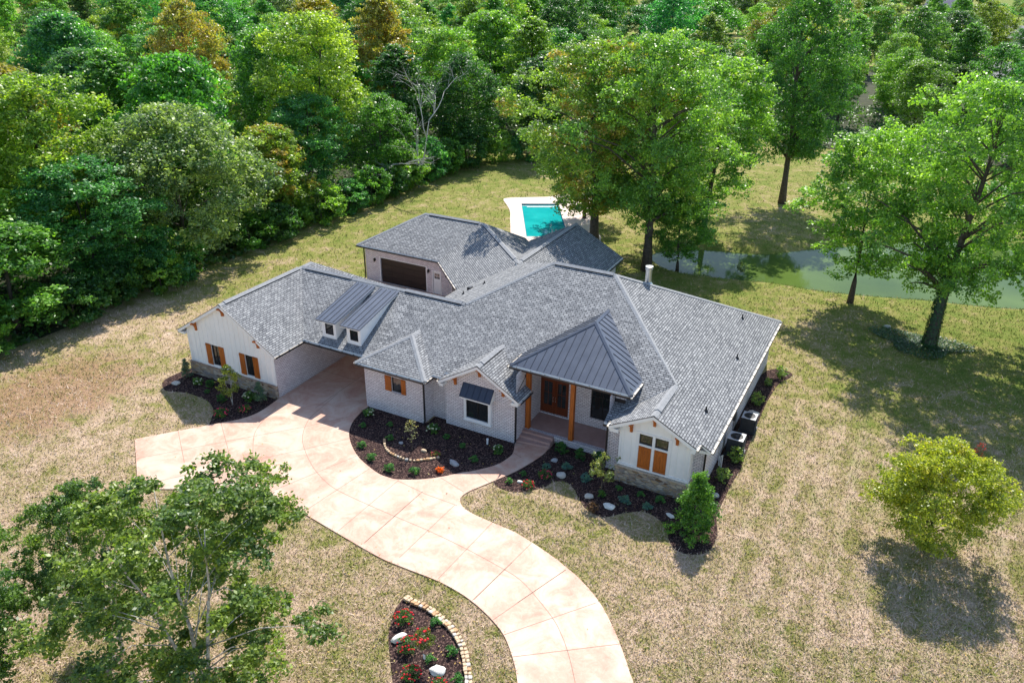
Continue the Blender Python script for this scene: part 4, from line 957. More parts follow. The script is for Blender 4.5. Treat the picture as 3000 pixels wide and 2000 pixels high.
proto('bush', 'understory_shrub', 17, 2.4, 3.7, 0.0, 2.8, 46, 8000, .21, 'round', r0=.06, nb=8, hol=.5)
proto('spruce', 'evergreen_tree', 18, 3.2, 13.6, .5, 13.6, 190, 17000, .28, 'cone', flat=.35, droop=.5, r0=.2)

# --- the wood along the left edge and behind
W = 'tall trees of the wood'
put('maple', -29.5, -5.5, LG, 10.5, 5.2, 'bright green tree cut by the left picture edge at the foot of the wood', W)
put('oak', -40, 5, LG, 16.5, 8.0, 'very tall light green oak-like tree at the far left of the wood', W)
put('maple', -30, 2.5, MG, 8.6, 5.2, 'low spreading mid green tree at the lawn edge left of the garage wing', W)
put('locust', -31, 10.5, TG, 11.5, 5.4, 'feathery blue-green tree at the lawn edge above the bare soil', W)
put('willow', -31.5, 20, GG, 14.2, 8.4, 'huge grey-green round-headed tree nearest the garage wing', W)
put('maple', -31, 31.5, YG, 10.5, 4.4, 'short yellow-green maple right of the huge grey-green tree', W, autumn=.25)
put('locust', -32.5, 38.5, TG, 12.5, 5.0, 'teal green feathery tree right of the short yellow maple', W)
put('locust', -35, 43.5, YG, 20.5, 6.4, 'towering yellow-green locust tree left of the dead white branches', W)
put('oak', -31, 49.5, MG, 11, 4.8, 'dark leafy tree at the lawn corner below the dead white branches', W)
put('poplar', -34, 58, DG, 15.5, 5.0, 'dark shaded tree right behind the dead white branches', W)
put('oak', -29, 66, DG, 14, 5.4, 'dark green tree closing the far corner of the back lawn', W)
put('poplar', -21, 74, DG, 14, 5.4, 'dark tree behind the far end of the pool lawn', W)
put('oak', -61, 50, OR, 20, 5.6, 'tall orange-tinged tree at the top left of the wood', W, autumn=.5)
put('poplar', -45, 70, OR, 21, 4.8, 'slim orange-topped tree left of the vine-covered trunk', W, autumn=.35)
put('poplar', -47, 27, MG, 17, 5.2, 'slender mid green tree standing behind the huge grey-green tree', W)
put('spruce', -44, 16, OL, 15, 3.4, 'pointed olive conifer rising behind the grey-green tree', W, cat='conifer')
put('oak', -46, 35, LG, 15.5, 6.4, 'wide yellow-green tree above the huge grey-green tree', W, autumn=.15)
_bo = sorted([-2, 5.6, 13.5, 15.5, 25, 28, 34.5, 38.8, 42.6, 46.0, 50.5, 54.5, 58.5, 62.5, 67.0, 70.2, 73.2, 9.5, -11])
_ord = 'first second third fourth fifth sixth seventh eighth ninth tenth eleventh twelfth thirteenth fourteenth fifteenth sixteenth seventeenth eighteenth nineteenth'.split()
def bush_label(y, x): return 'leafy undergrowth shrub at the wood edge, %s counting from the left' % _ord[_bo.index(y)]
for k, (x, y, h, r) in enumerate([(-27.6, -2, 3.4, 2.6), (-27.8, 5.6, 3.8, 2.9), (-27.5, 13.5, 3.2, 2.4), (-28.2, 15.5, 4.4, 2.9), (-28.6, 25, 3.2, 2.6), (-27.8, 28, 3.6, 2.5), (-27.8, 34.5, 4.2, 2.9), (-27.6, 38.8, 3.4, 2.5), (-27.4, 42.6, 4.2, 2.6), (-27.2, 46.0, 3.6, 2.4), (-27.6, 50.5, 4.4, 3.0), (-27.4, 54.5, 5.2, 2.8), (-27.2, 58.5, 4.4, 2.6), (-26.4, 62.5, 4.8, 2.9), (-24.8, 67.0, 4.4, 2.8), (-21.5, 70.2, 4.0, 2.6), (-17.5, 73.2, 4.0, 2.8), (-28.6, 9.5, 3.6, 2.6), (-30, -11, 4, 3)]):
    put('bush', x, y, [MG, DG, LG, TG][k % 4], h, r, bush_label(y, x), 'undergrowth shrubs along the wood edge', cat='shrub')
placed = [(-40, 5, 6), (-31, 20, 7), (-35, 43, 5), (-61, 50, 6), (-45, 70, 5), (-46, 35, 5), (-47, 27, 4), (-34, 58, 4), (-32, 38, 4), (-30, 2, 5), (-31, 31, 4), (-44, 16, 3), (-29, 66, 4), (-21, 74, 4)]
cand = []
def visible(x, y, h):
    a = PX((x, y, h)); c_ = PX((x, y, h*.4)); return -260 < a[0] < 3260 and (c_[1] > -60) and (Vector((x, y, 0))-CAM).dot(CF) > 5
g = np.random.default_rng(21)
def wood_ok(x, y):
    if x < -31: return True
    # beyond the back lawn the wood swings right, leaving a clearing behind the pond
    return y > 76+max(0, x+20)*.95 if x < 8 else y > 96+max(0, 14-x)*.8
for _ in range(45000):
    x = g.uniform(-420, 190); y = g.uniform(-10, 640)*g.uniform(.3, 1)
    if not wood_ok(x, y): continue
    d = math.hypot(x-CAM.x, y-CAM.y); s_ = 5.0+d*.028+max(0, d-150)*.035
    if not visible(x, y, 17): continue
    if -178 < x < -142 and 72 < y < 108: continue
    if any((x-p[0])**2+(y-p[1])**2 < ((s_+p[2])*.5+1.2)**2 for p in placed): continue
    placed.append((x, y, s_)); cand.append((x, y, d))
print('filler trees', len(cand))
cand.sort(key=lambda c_: c_[2]); allc = cand; cand = cand[:265]
keys = ['oak', 'locust', 'poplar', 'maple', 'oak', 'poplar', 'locust']; cols = [MG, LG, MG, DG, YG, TG, OL, LG, GG, MG]
for k, (x, y, d) in enumerate(cand):
    kk = keys[int(g.integers(len(keys)))]; c0 = cols[int(g.integers(len(cols)))]
    if g.random() < .035: kk = 'spruce'; c0 = DG
    h = g.uniform(12.5, 19.5) if x < -20 else g.uniform(11, 17); c0 = tuple(v*g.uniform(.8, 1.2) for v in c0)
    ax_ = PX((x, y, h*.8))[0]; au_ = float(max(0, g.normal(-.06, .15)))
    cw = 'yellow-green' if c0[0] > .22 else ('dark green' if c0[1] < .17 else ('blue-green' if c0[2] > .075 and c0[0] < .13 else ('pale green' if c0[0] > .15 else 'mid green')))
    if au_ > .3: cw = 'orange-tinged '+cw
    kw = {'oak': 'round-crowned', 'locust': 'feathery', 'poplar': 'slender', 'maple': 'oval-crowned', 'spruce': 'pointed'}[kk]
    zw = ['at the far left', 'left of the orange giant', 'above the grey-green tree', 'above the rear garage', 'above the swimming pool', 'above the shade trees', 'above the chimney flue', 'above the pond', 'above the ivy trunk', 'at the far right'][int(min(9, max(0, ax_/300)))]
    dw = 'close by' if d < 95 else ('deeper in' if d < 150 else ('far back' if d < 230 else 'near the skyline'))
    put(kk, x, y, c0, h, base_size[kk][1]*h/base_size[kk][0]*g.uniform(.95, 1.25), kw+' '+cw+' woodland tree '+dw+' '+zw,
        kw+' trees of the wood', autumn=au_, cat='tree')

# beyond the individual trees the wood reads as one mass
g = np.random.default_rng(77); cs = []; tries = 0
rest = placed[:]
_far = sorted([(x, y) for x, y, _d in [(c_[0], c_[1], c_[2]) for c_ in allc[265:]]], key=lambda c_: (c_[0]-CAM.x)**2+(c_[1]-CAM.y)**2)[:420]
def mass(pts, nl, ls):
    P_, N_, S_, K_ = [], [], [], []
    for x, y in pts:
        R_, H_ = g.uniform(4.5, 6.5), g.uniform(13, 19); k = 26; a = g.random(k)*6.28; t_ = g.random(k)**.8; rr = PROF['round'](t_)*R_*.8*g.random(k)**.4
        cc = np.stack([x+rr*np.cos(a), y+rr*np.sin(a), 1+t_*(H_-2)+hground(x, y)], 1); i_ = g.integers(0, k, nl); d = unit(nl, g); d[:, 2] = np.where(d[:, 2] < -.3, -d[:, 2], d[:, 2])
        P_.append(cc[i_]+d*(1.6*(.5+.5*g.random(nl)))[:, None]*np.array([1, 1, .7])); N_.append(d*.6+np.array([0, 0, .5])+unit(nl, g)*.7); S_.append(ls*(.6+.8*g.random(nl))); K_.append(np.clip(g.random()*.7+g.random(k)[i_]*.4, 0, 1))
    return np.concatenate(P_), np.concatenate(N_), np.concatenate(S_), np.concatenate(K_)
if _far:
    P_, N_, S_, K_ = mass(_far, 900, .62)
    o = bpy.data.objects.new('distant_woodland', leaves_mesh('distant_woodland', P_, N_, S_, K_, g, M['leaf'])); C.objects.link(o); o.color = (.15, .26, .07, .06)
    tag(o, 'far woodland fading into one mass of green crowns along the top of the picture', 'woodland', kind='stuff')

# --- specimen trees in the yard
def gp(px, py): v = G(px, py); return v.x, v.y
put('spreading', .9, 39.8, (.21, .32, .06), 19.5, 8.2, 'great tree with orange-tipped leaves beside the swimming pool', 'great shade trees behind the house', autumn=.22, rz=.5)
x, y = gp(1840, 800); put('spreading', x+1.2, y+1.5, LG, 20.5, 7.2, 'great green shade tree with leaning dark trunk behind the chimney flue', 'great shade trees behind the house', autumn=.04, rz=2.1)
x, y = gp(1712, 640); put('locust', x, y, OL, 11.5, 4.6, 'orange-leaved lower tree overhanging the swimming pool deck', 'great shade trees behind the house', autumn=.6, rz=1.5)
x, y = gp(1985, 782); put('locust', x, y, MG, 7.5, 3.4, 'low dark green tree at the pond tip beside the leaning trunk', rz=2.5)
x, y = gp(2060, 690); put('locust', x, y, LG, 18.0, 6.2, 'great green shade tree on the far bank at the left end of the pond', 'great shade trees behind the house', autumn=.03, rz=4.0)
put('spreading', 13.5, 66.5, (.08, .20, .045), 23.0, 6.4, 'tall dark green tree with a bare lower trunk in the clearing beyond the pond', 'great shade trees behind the house', rz=1.2)
put('locust', 24.2, 39.2, LG, 14.5, 5.2, 'slim twin-stemmed light green tree on the near bank of the pond', rz=.3)
put('spreading', 38.8, 37.5, MG, 16.5, 6.6, 'green tree at the right picture edge overhanging the pond', rz=.9)
put('spreading', 30.4, 33.6, LG, 19.3, 6.6, 'large light green tree with a thick ivy-covered trunk right of the pond bank', rz=3.3)
# ivy on its trunk and at its foot
g = np.random.default_rng(5); n = 2600; a = g.random(n)*6.28; zz = g.random(n)**1.1*6.5; rr = .46-.03*zz+g.random(n)*.12
p = np.stack([np.cos(a)*rr, np.sin(a)*rr, zz], 1); nr = np.stack([np.cos(a), np.sin(a), .3+0*a], 1)
e = empty('ivy', (30.4, 33.6, 0), 'dark ivy climbing the thick trunk right of the pond', 'ivy')
o = bpy.data.objects.new('foliage', leaves_mesh('foliage', p, nr, .16*(.6+.8*g.random(n)), g.random(n), g, M['leaf'])); C.objects.link(o); o.parent = e; o.color = (.03, .085, .03, 0)
n = 5000; a = g.random(n)*6.28; rr = 2.6*g.random(n)**.6*(1+.3*np.sin(3*a)); p = np.stack([np.cos(a)*rr*1.2-.6, np.sin(a)*rr*.8-.3, .05+g.random(n)*.16], 1)
o = bpy.data.objects.new('ground_ivy', leaves_mesh('ground_ivy', p+np.array([30.4, 33.6, 0]), np.array([0, 0, 1.])+unit(n, g)*.5, .15*(.6+.8*g.random(n)), g.random(n), g, M['leaf'])); C.objects.link(o); o.color = (.06, .13, .07, 0); tag(o, 'glossy ivy carpet round the foot of the thick trunk', 'ivy', kind='stuff')

base_size['small maple'] = (6.3, 3.6)
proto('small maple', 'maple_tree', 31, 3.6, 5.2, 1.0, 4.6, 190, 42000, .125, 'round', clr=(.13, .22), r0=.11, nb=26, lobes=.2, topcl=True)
put('small maple', *gp(2709, 1612), (.29, .33, .045), 6.0, 3.3, 'small round yellow-green maple with a few red leaves on the right lawn', autumn=.06, rz=1.9)
base_size['birch'] = (10, 4.0)
proto('birch', 'birch_tree', 32, 4.0, 8.6, 1.6, 9.4, 120, 52000, .125, 'vase', clr=(.10, .19), bark='birch', r0=.12, nb=40, multi=3, spread=1.5, lobes=.45, hol=.2)
put('birch', 7.9, -14.8, (.14, .21, .055), 10.2, 4.8, 'tallest birch in front of the drive, its crown touching the concrete edge', 'birches in the lower left corner', rz=.4)
put('birch', 2.4, -14.3, (.12, .20, .055), 8.0, 2.7, 'smaller birch with forked white stems left of the tallest birch', 'birches in the lower left corner', rz=2.5)
put('birch', .2, -18.4, (.10, .19, .05), 8.2, 3.2, 'birch crown filling the lower left corner of the picture', 'birches in the lower left corner', rz=4.1)
base_size['arborvitae'] = (3.6, 1.45)
proto('arborvitae', 'arborvitae', 33, 1.45, 3.6, .05, 3.2, 130, 14000, .10, 'cone', flat=.6, r0=.07, nb=12)
x, y = gp(2030, 1560); put('arborvitae', x, y, (.11, .24, .04), 3.7, 1.4, 'dense conical evergreen at the front right corner of the house', cat='evergreen', rz=.3)

# dead trees with bleached limbs
def dead(x, y, h, seed, lean, label):
    g_ = random.Random(seed); B = MB()
    def grow(p, d, L, r, k):
        pts = [p]; q_ = Vector(p); dd = Vector(d)
        for i in range(4):
            dd = (dd+Vector((g_.uniform(-1, 1), g_.uniform(-1, 1), g_.uniform(-.7, .8)))*.22).normalized(); q_ = q_+dd*L/4; pts.append(q_.copy())
        B.tube(pts, [r*(1-.18*i) for i in range(5)], 5)
        if k > 0:
            for i in range(3 if k > 1 else 4):
                b_ = pts[g_.randint(1, 4)]; nd = (dd+Vector((g_.uniform(-1, 1), g_.uniform(-1, 1), g_.uniform(-.5, .6)))*.95).normalized(); grow(b_, nd, L*g_.uniform(.5, .75), r*.55, k-1)
    grow(Vector((0, 0, 0)), Vector(lean).normalized(), h*.62, .15, 4)
    o = B.build('dead_tree', M['dead'], None, smooth=True, uv=False); o.location = (x, y, 0); return tag(o, label, 'dead tree')
dead(-26.6, 51, 13.5, 3, (.35, -.1, 1), 'leafless bleached tree with many pale branches above the back lawn')
o = dead(-28.2, 47.5, 6.2, 9, (.8, -.15, .35), 'broken pale branches hanging over the shrubs at the lawn edge')
o.location.z = 3.2

# ------------------------------------------------------------------ far houses
def far_house(cx_, cy_, L_, W_, h, rh, rz, wc, rc, label):
    e = empty('distant_house', (cx_, cy_, float(hground(cx_, cy_))-.3), label, 'house', rz=rz)
    B = MB()
    for x0, y0, x1, y1 in ((-L_/2, -W_/2, L_/2, -W_/2), (L_/2, -W_/2, L_/2, W_/2), (L_/2, W_/2, -L_/2, W_/2), (-L_/2, W_/2, -L_/2, -W_/2)):
        if x0 == x1: B.poly([(x0, y0, 0), (x1, y1, 0), (x1, y1, h), (x0, 0, h+rh*.95), (x0, y0, h)])
        else: B.poly([(x0, y0, 0), (x1, y1, 0), (x1, y1, h), (x0, y0, h)])
    B.build('wall', wc, e); B = MB()
    f = lambda x, y: h+rh-abs(y)*rh/(W_/2)
    slab(B, [(-L_/2-.5, 0), (-L_/2-.5, -W_/2-.5), (L_/2+.5, -W_/2-.5), (L_/2+.5, 0)], f, .2, 0, 0); slab(B, [(-L_/2-.5, 0), (L_/2+.5, 0), (L_/2+.5, W_/2+.5), (-L_/2-.5, W_/2+.5)], f, .2, 0, 0)
    B.build('roof', rc, e)
    for i in range(4):
        B = MB(); x = -L_/2+L_*(i+.5)/4; B.box((x-.5, -W_/2-.05, 1.0), (x+.5, -W_/2+.02, 2.4)); B.build('window', M['glass'], e)
    return e
m_rp = m_noise('purple grey roof', (.16, .15, .19), (.24, .23, .28), .8); m_cr = m_noise('cream wall', (.55, .52, .46), (.66, .62, .55), .5); m_rg = m_noise('weathered roof', (.30, .28, .27), (.42, .40, .39), .6)
v = G(2768, 62, 0); far_house(v.x, v.y, 17, 10, 6, 4.2, -.15, M['siding'], m_rp, 'distant house with a purple-grey gabled roof at the top right of the wood')
v = G(2935, 262, 0); far_house(v.x, v.y, 14, 9, 3.4, 2.6, .5, m_cr, m_rg, 'distant low grey-roofed house hidden in the trees at the right')
v = G(2990, 150, 0); far_house(v.x, v.y, 12, 8, 4.5, 3, -.4, M['white'], m_rg, 'distant white-walled house at the right picture edge')
v = G(690, 22, 0); far_house(v.x, v.y, 22, 10, 5, 3.4, -.6, M['white'], m_rp, 'distant pale house showing above the wood at the top left')

# forest floor: dark leaf litter under the trees
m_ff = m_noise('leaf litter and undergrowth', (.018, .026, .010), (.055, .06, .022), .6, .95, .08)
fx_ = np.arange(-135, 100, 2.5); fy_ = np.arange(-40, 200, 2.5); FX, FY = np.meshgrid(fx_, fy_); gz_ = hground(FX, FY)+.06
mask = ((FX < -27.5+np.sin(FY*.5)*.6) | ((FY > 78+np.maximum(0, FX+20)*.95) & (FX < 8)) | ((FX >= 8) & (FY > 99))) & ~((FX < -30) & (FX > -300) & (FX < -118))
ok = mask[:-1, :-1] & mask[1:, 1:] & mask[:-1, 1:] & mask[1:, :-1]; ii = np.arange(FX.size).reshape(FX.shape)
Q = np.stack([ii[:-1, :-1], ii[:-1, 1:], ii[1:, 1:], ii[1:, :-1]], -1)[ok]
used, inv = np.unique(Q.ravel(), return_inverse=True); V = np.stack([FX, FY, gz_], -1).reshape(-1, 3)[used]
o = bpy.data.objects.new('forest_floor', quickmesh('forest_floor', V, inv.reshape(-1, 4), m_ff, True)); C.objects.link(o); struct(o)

# low ground cover beneath the wood
g = np.random.default_rng(15); n = 150000; X = -27.3-95*g.random(n)**1.5; Y = g.uniform(-15, 150, n)
k = n//3; X[:k] = g.uniform(-28, 75, k); Y[:k] = 76+60*g.random(k)**1.4
okm = (X < -27.5) | ((Y > 78+np.maximum(0, X+20)*.95) & (X < 8)) | ((X >= 8) & (Y > 99)); X, Y = X[okm], Y[okm]; n = len(X)
hh = np.clip(.45+.55*np.sin(X*.9+2*np.sin(Y*.5))*np.cos(Y*.8+1.5*np.sin(X*.4)), .05, 1)*1.5
P_ = np.stack([X, Y, hground(X, Y)+.1+hh*g.random(n)**.6], 1)
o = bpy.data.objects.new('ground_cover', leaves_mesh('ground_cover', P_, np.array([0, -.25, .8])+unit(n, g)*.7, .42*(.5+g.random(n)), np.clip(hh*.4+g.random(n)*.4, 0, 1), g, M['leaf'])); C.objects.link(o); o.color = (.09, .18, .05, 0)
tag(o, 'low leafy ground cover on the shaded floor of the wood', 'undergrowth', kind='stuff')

# ------------------------------------------------------------------ garden plants
m_pet = lambda n_, c: mat(n_, c, .6)
M['cream_fl'] = m_pet('cream petals', (.50, .52, .34)); M['red_fl'] = m_pet('red petals', (.62, .012, .02)); M['pink_fl'] = m_pet('pink petals', (.62, .03, .09))
def plant(name, seed, R, H, nl, ls, shape='round', flowers=None, nf=0, fs=.05, z0=0, ncl=26, asp=.62, **k):
    me, cc = crown('foliage', seed, R, H, z0, ncl, nl, ls, shape, clr=(.2, .38), **k)
    e = empty(name); o = bpy.data.objects.new('foliage', me); C.objects.link(o); o.parent = e
    B = MB(); g_ = random.Random(seed)
    for c in list(cc)[:9]: B.tube([(0, 0, -.02), (float(c[0])*.5, float(c[1])*.5, float(c[2])*.6), (float(c[0]), float(c[1]), float(c[2]))], [.012, .009, .004], 5)
    B.build('stem', M['bark'], e, uv=False)
    if flowers:
        g2 = np.random.default_rng(seed+1); d = unit(nf, g2); d[:, 2] = abs(d[:, 2]); B = MB()
        for q_ in d:
            c = Vector((q_[0]*R*.95, q_[1]*R*.95, z0+H*(.45+.55*q_[2])))
            bm = bmesh.new(); bmesh.ops.create_icosphere(bm, subdivisions=1, radius=fs)
            B.mesh([tuple(v_.co*g_.uniform(.75, 1.2)+c) for v_ in bm.verts], [[v_.index for v_ in f_.verts] for f_ in bm.faces]); bm.free()
        B.build('flower_heads', M[flowers], e, uv=False)
    return e
PL = {'boxwood': plant('boxwood', 51, .34, .42, 750, .075), 'hydrangea': plant('hydrangea', 52, .52, .62, 900, .11, flowers='cream_fl', nf=9, fs=.075),
      'big shrub': plant('viburnum', 53, .62, .95, 1600, .10), 'blue spruce': plant('dwarf_spruce', 54, .40, .42, 1500, .055, hol=.5),
      'rose': plant('rose_bush', 55, .50, .60, 1000, .07, flowers='red_fl', nf=30, fs=.05), 'pink rose': plant('rose_bush', 56, .48, .42, 900, .07, flowers='pink_fl', nf=16, fs=.055),
      'juniper': plant('juniper', 57, .48, 1.7, 3800, .06, 'cone', flat=1.2, ncl=60), 'coral': plant('coral_bells', 58, .36, .36, 900, .07),
      'weed': plant('tall_grass', 59, .5, .9, 500, .12, 'vase')}
PLC = {'boxwood': (.09, .24, .07), 'hydrangea': (.10, .21, .05), 'big shrub': (.06, .17, .045), 'blue spruce': (.13, .27, .28), 'rose': (.08, .17, .04), 'pink rose': (.08, .17, .04), 'juniper': (.12, .20, .17), 'coral': (.65, .17, .02), 'weed': (.20, .29, .09)}
PLF = {k: True for k in PL}
PSC = {'juniper': .86, 'weed': .85, 'rose': .8, 'pink rose': .8}
def pl_(kind, px, py, sc, label, group=None, col=None, cat='shrub', autumn=0., z=.02):
    v = G(px, py, z); f = PLF[kind]; PLF[kind] = False
    return place(PL[kind], (v.x, v.y, z), col or PLC[kind], sc*PSC.get(kind, .74), None, RG.random()*6.28, label, cat, group, autumn, f)
gi, gr_, gw, gb = 'shrubs in the bed by the drive', 'shrubs in the bed right of the front walk', 'shrubs in the bed under the garage windows', 'shrubs in the lower island bed'
for a in [('hydrangea', 1082, 1218, 1.0, 'flowering hydrangea at the wall corner where the drive passes under the roof', gi), ('boxwood', 1064, 1250, .85, 'small green mound just below the corner hydrangea beside the drive', gi),
          ('boxwood', 1143.5, 1247, .8, 'small dark green mound in front of the shuttered hip-roofed room', gi), ('boxwood', 1143.5, 1287, .95, 'green mound at the left tip of the curved stone edging', gi),
          ('boxwood', 1062, 1309, 1.05, 'sunlit blue-green mound nearest the drive left of the stone edging', gi), ('boxwood', 1089, 1346, 1.1, 'sunlit mound below the left end of the stone edging', gi),
          ('boxwood', 1142.5, 1378, 1.2, 'sunlit mound at the lowest left edge of the drive bed', gi), ('boxwood', 1214, 1386, 1.15, 'sunlit mound at the bottom middle of the drive bed', gi),
          ('hydrangea', 1267.8, 1266, 1.05, 'hydrangea with cream heads in front of the wall corner', gi), ('boxwood', 1309, 1283, .8, 'little shaded mound right of the cream hydrangea', gi),
          ('boxwood', 1356, 1310, .8, 'shaded mound below the boxed window', gi), ('hydrangea', 1459, 1325, .95, 'pale-flowered hydrangea near the front walk', gi),
          ('boxwood', 1389.6, 1350, 1.0, 'bright green mound beside the front walk curve', gi),
          ('big shrub', 1643, 1327, .95, 'dark leafy shrub beside the porch steps', gr_), ('big shrub', 1700, 1342, .85, 'dark leafy shrub under the middle of the porch edge', gr_), ('big shrub', 1757, 1350, .8, 'dark leafy shrub at the right end of the porch edge', gr_),
          ('blue spruce', 1601, 1373, .95, 'blue dwarf spruce left of the round boulder', gr_), ('blue spruce', 1658, 1373, 1.1, 'blue dwarf spruce above the round boulder', gr_), ('blue spruce', 1717, 1405, 1.1, 'blue dwarf spruce left of the young weeping tree', gr_),
          ('blue spruce', 1828, 1470, 1.15, 'blue dwarf spruce between the two pale rocks', gr_), ('blue spruce', 1894, 1490, 1.0, 'blue dwarf spruce beside the curved lawn patch', gr_),
          ('boxwood', 1533.7, 1391, .75, 'small shaded green mound beside the front walk', gr_), ('boxwood', 1492, 1413, .85, 'sunlit green mound at the tip of the right bed', gr_), ('boxwood', 1812.6, 1434, .75, 'small mound in front of the left end of the stone base', gr_),
          ('boxwood', 1875.5, 1453, .85, 'green mound in front of the middle of the stone base', gr_), ('boxwood', 1932, 1470, 1.1, 'green mound in front of the right end of the stone base', gr_),
          ('boxwood', 1993, 1476, 1.0, 'green mound tucked behind the conical evergreen', gr_),
          ('hydrangea', 581.5, 1127, 1.0, 'flowering hydrangea in shade below the left garage window', gw), ('big shrub', 616, 1133, .7, 'dark shrub right of the shaded garage hydrangea', gw), ('boxwood', 608, 1150, .7, 'small pale-leaved mound in the garage bed', gw),
          ('big shrub', 650, 1178, .75, 'dark shrub left of the white-stemmed young tree', gw), ('hydrangea', 730, 1172, 1.15, 'wide hydrangea between the young tree and the blue juniper', gw),
          ('boxwood', 1275, 1829, 1.0, 'small green clump by the stone edging near the red standard rose', gb), ('boxwood', 1322, 1913, 1.05, 'green clump in the middle right of the lower island bed', gb), ('boxwood', 1259, 1937, .9, 'green clump at the foot of the red standard rose', gb), ('boxwood', 1342, 1994, 1.0, 'green clump at the bottom of the lower island bed', gb)]: pl_(*a)
pl_('coral', 1288.5, 1381, 1.0, 'vivid orange leafy clump below the stone edging'); pl_('pink rose', 1276.7, 1333, .75, 'yellow-green rose with red bloom at the right end of the stone edging', col=(.16, .20, .05), cat='rose')
gro = 'red rose bushes'
for a in [('pink rose', 1596.6, 1396, 1.0, 'pink-red rose bush left of the round boulder'), ('rose', 1547, 1428, .9, 'bright red rose at the tip of the right bed'), ('pink rose', 648, 1216, 1.25, 'crimson rose bush at the front of the garage bed'), ('pink rose', 718, 1204, 1.0, 'smaller pink rose bush beside the concrete drive edge'),
          ('rose', 1183, 1822, 1.15, 'red rose bush at the top of the lower island bed'), ('rose', 1194, 1902, 1.15, 'red rose bush beside the tall white boulder'), ('rose', 1205, 1985, 1.1, 'red rose bush low on the left of the island bed'), ('rose', 1285, 2016, .9, 'red rose bush below the flat white boulder')]: pl_(*a, gro, cat='rose')
pl_('juniper', 550, 1106, 1.0, 'blue-grey upright juniper at the left end of the stone base', 'upright junipers', cat='juniper'); pl_('juniper', 764, 1182, 1.1, 'blue-grey upright juniper right of the right garage window', 'upright junipers', cat='juniper')
for a in [(2289, 1106, 1.1, 'spiky grass clump at the back end of the side bed'), (2250, 1130, .7, 'small grass clump near the back corner of the long brick wall'), (2215, 1186, 1.1, 'loose green shrub behind the far air conditioner'), (2152, 1352, 1.15, 'pale arching shrub in front of the near air conditioner'), (2117, 1408, 1.1, 'pale shrub by the wall between the evergreen and the air conditioner')]: pl_('weed', *a, 'shrubs along the side wall')
pl_('weed', 1735, 1500, .75, 'dry brown tuft at the bed edge beside the lawn', col=(.16, .09, .06), cat='plant'); pl_('weed', 2170, 798, 1.2, 'pale water-side plant on the near pond bank', cat='plant', col=(.2, .25, .14))
# young trees
def young(px, py, h, kind, label, **k):
    x, y = gp(px, py); return put(kind, x, y, k.pop('col'), h, None, label, **k)
base_size['sapling'] = (2.6, .7); proto('sapling', 'young_birch', 61, .72, 2.0, .6, 2.2, 60, 2600, .085, 'oval', bark='birch', r0=.03, nb=18, multi=3, spread=.28)
young(682, 1186, 2.9, 'sapling', 'young tree with three white stems in front of the garage windows', col=(.20, .24, .05), rz=.2)
base_size['bare sapling'] = (2.0, .5); proto('bare sapling', 'bare_sapling', 62, .42, 1.5, .7, 1.9, 26, 260, .07, 'oval', r0=.028, nb=20)
young(1207, 1322, 2.1, 'bare sapling', 'thin nearly leafless sapling inside the curved stone edging', col=(.30, .30, .20), rz=1)
base_size['weeping'] = (2.5, 1.1); proto('weeping', 'weeping_tree', 63, .85, 1.5, .95, 2.0, 34, 2300, .07, 'vase', r0=.045, nb=34, droop=.8, clr=(.14, .26), lobes=.5)
young(1761, 1447, 2.7, 'weeping', 'young feathery tree with pale arching branches in front of the porch corner', col=(.22, .26, .09), rz=2)
pl_('boxwood', 1762, 1452, .95, 'fresh green sprouts at the foot of the feathery young tree', col=(.10, .22, .04))
base_size['standard'] = (1.9, .55); proto('standard', 'standard_rose', 64, .55, .62, 1.1, 1.45, 26, 1300, .07, 'round', r0=.02, nb=10, droop=.6)
young(2852, 1372, 1.7, 'bare sapling', 'small red-leaved sapling behind the round yellow-green maple', col=(.50, .04, .02), rz=1, name='red_sapling')
e = young(1240.6, 1937, 1.8, 'standard', 'red-flowered rose trained as a little tree in the lower island bed', col=(.11, .15, .03), rz=0)
B = MB(); g_ = random.Random(4)
for k in range(14):
    a = g_.uniform(0, 6.28); r_ = g_.uniform(.1, .45); bm = bmesh.new(); bmesh.ops.create_icosphere(bm, subdivisions=1, radius=.06)
    B.mesh([tuple(v_.co*g_.uniform(.8, 1.3)+Vector((r_*math.cos(a), r_*math.sin(a), 1.72-r_*.4))) for v_ in bm.verts], [[v_.index for v_ in f_.verts] for f_ in bm.faces]); bm.free()
B.build('flower_heads', M['red_fl'], e, uv=False)

# ------------------------------------------------------------------ stones
def rock_mesh(name, seed, mt, sub=3, rough=.22, flat=.6, box=False):
    from mathutils import noise
    bm = bmesh.new()
    if box:
        bmesh.ops.create_cube(bm, size=1.5); bmesh.ops.bevel(bm, geom=bm.edges[:], offset=.14, segments=2, affect='EDGES'); bmesh.ops.subdivide_edges(bm, edges=bm.edges[:], cuts=1)
    else: bmesh.ops.create_icosphere(bm, subdivisions=sub, radius=1)
    for v in bm.verts:
        n_ = noise.noise_vector(v.co*1.1+Vector((seed*7.1, 0, 0))); v.co += n_*rough*1.6+noise.noise_vector(v.co*3+Vector((0, seed*3.3, 0)))*rough*.3; v.co.z *= flat
    me = bpy.data.meshes.new(name); bm.to_mesh(me); bm.free(); me.materials.append(mt)
    for p_ in me.polygons: p_.use_smooth = not box
    return me
RM = [rock_mesh('boulder', k, M['rock']) for k in range(4)]
M['whiterock'] = m_noise('pale limestone', (.70, .66, .58), (.82, .80, .74), 5, .8, .02, pos=False); M['greyrock'] = m_noise('grey fieldstone', (.30, .29, .29), (.50, .48, .46), 5, .85, .02, pos=False)
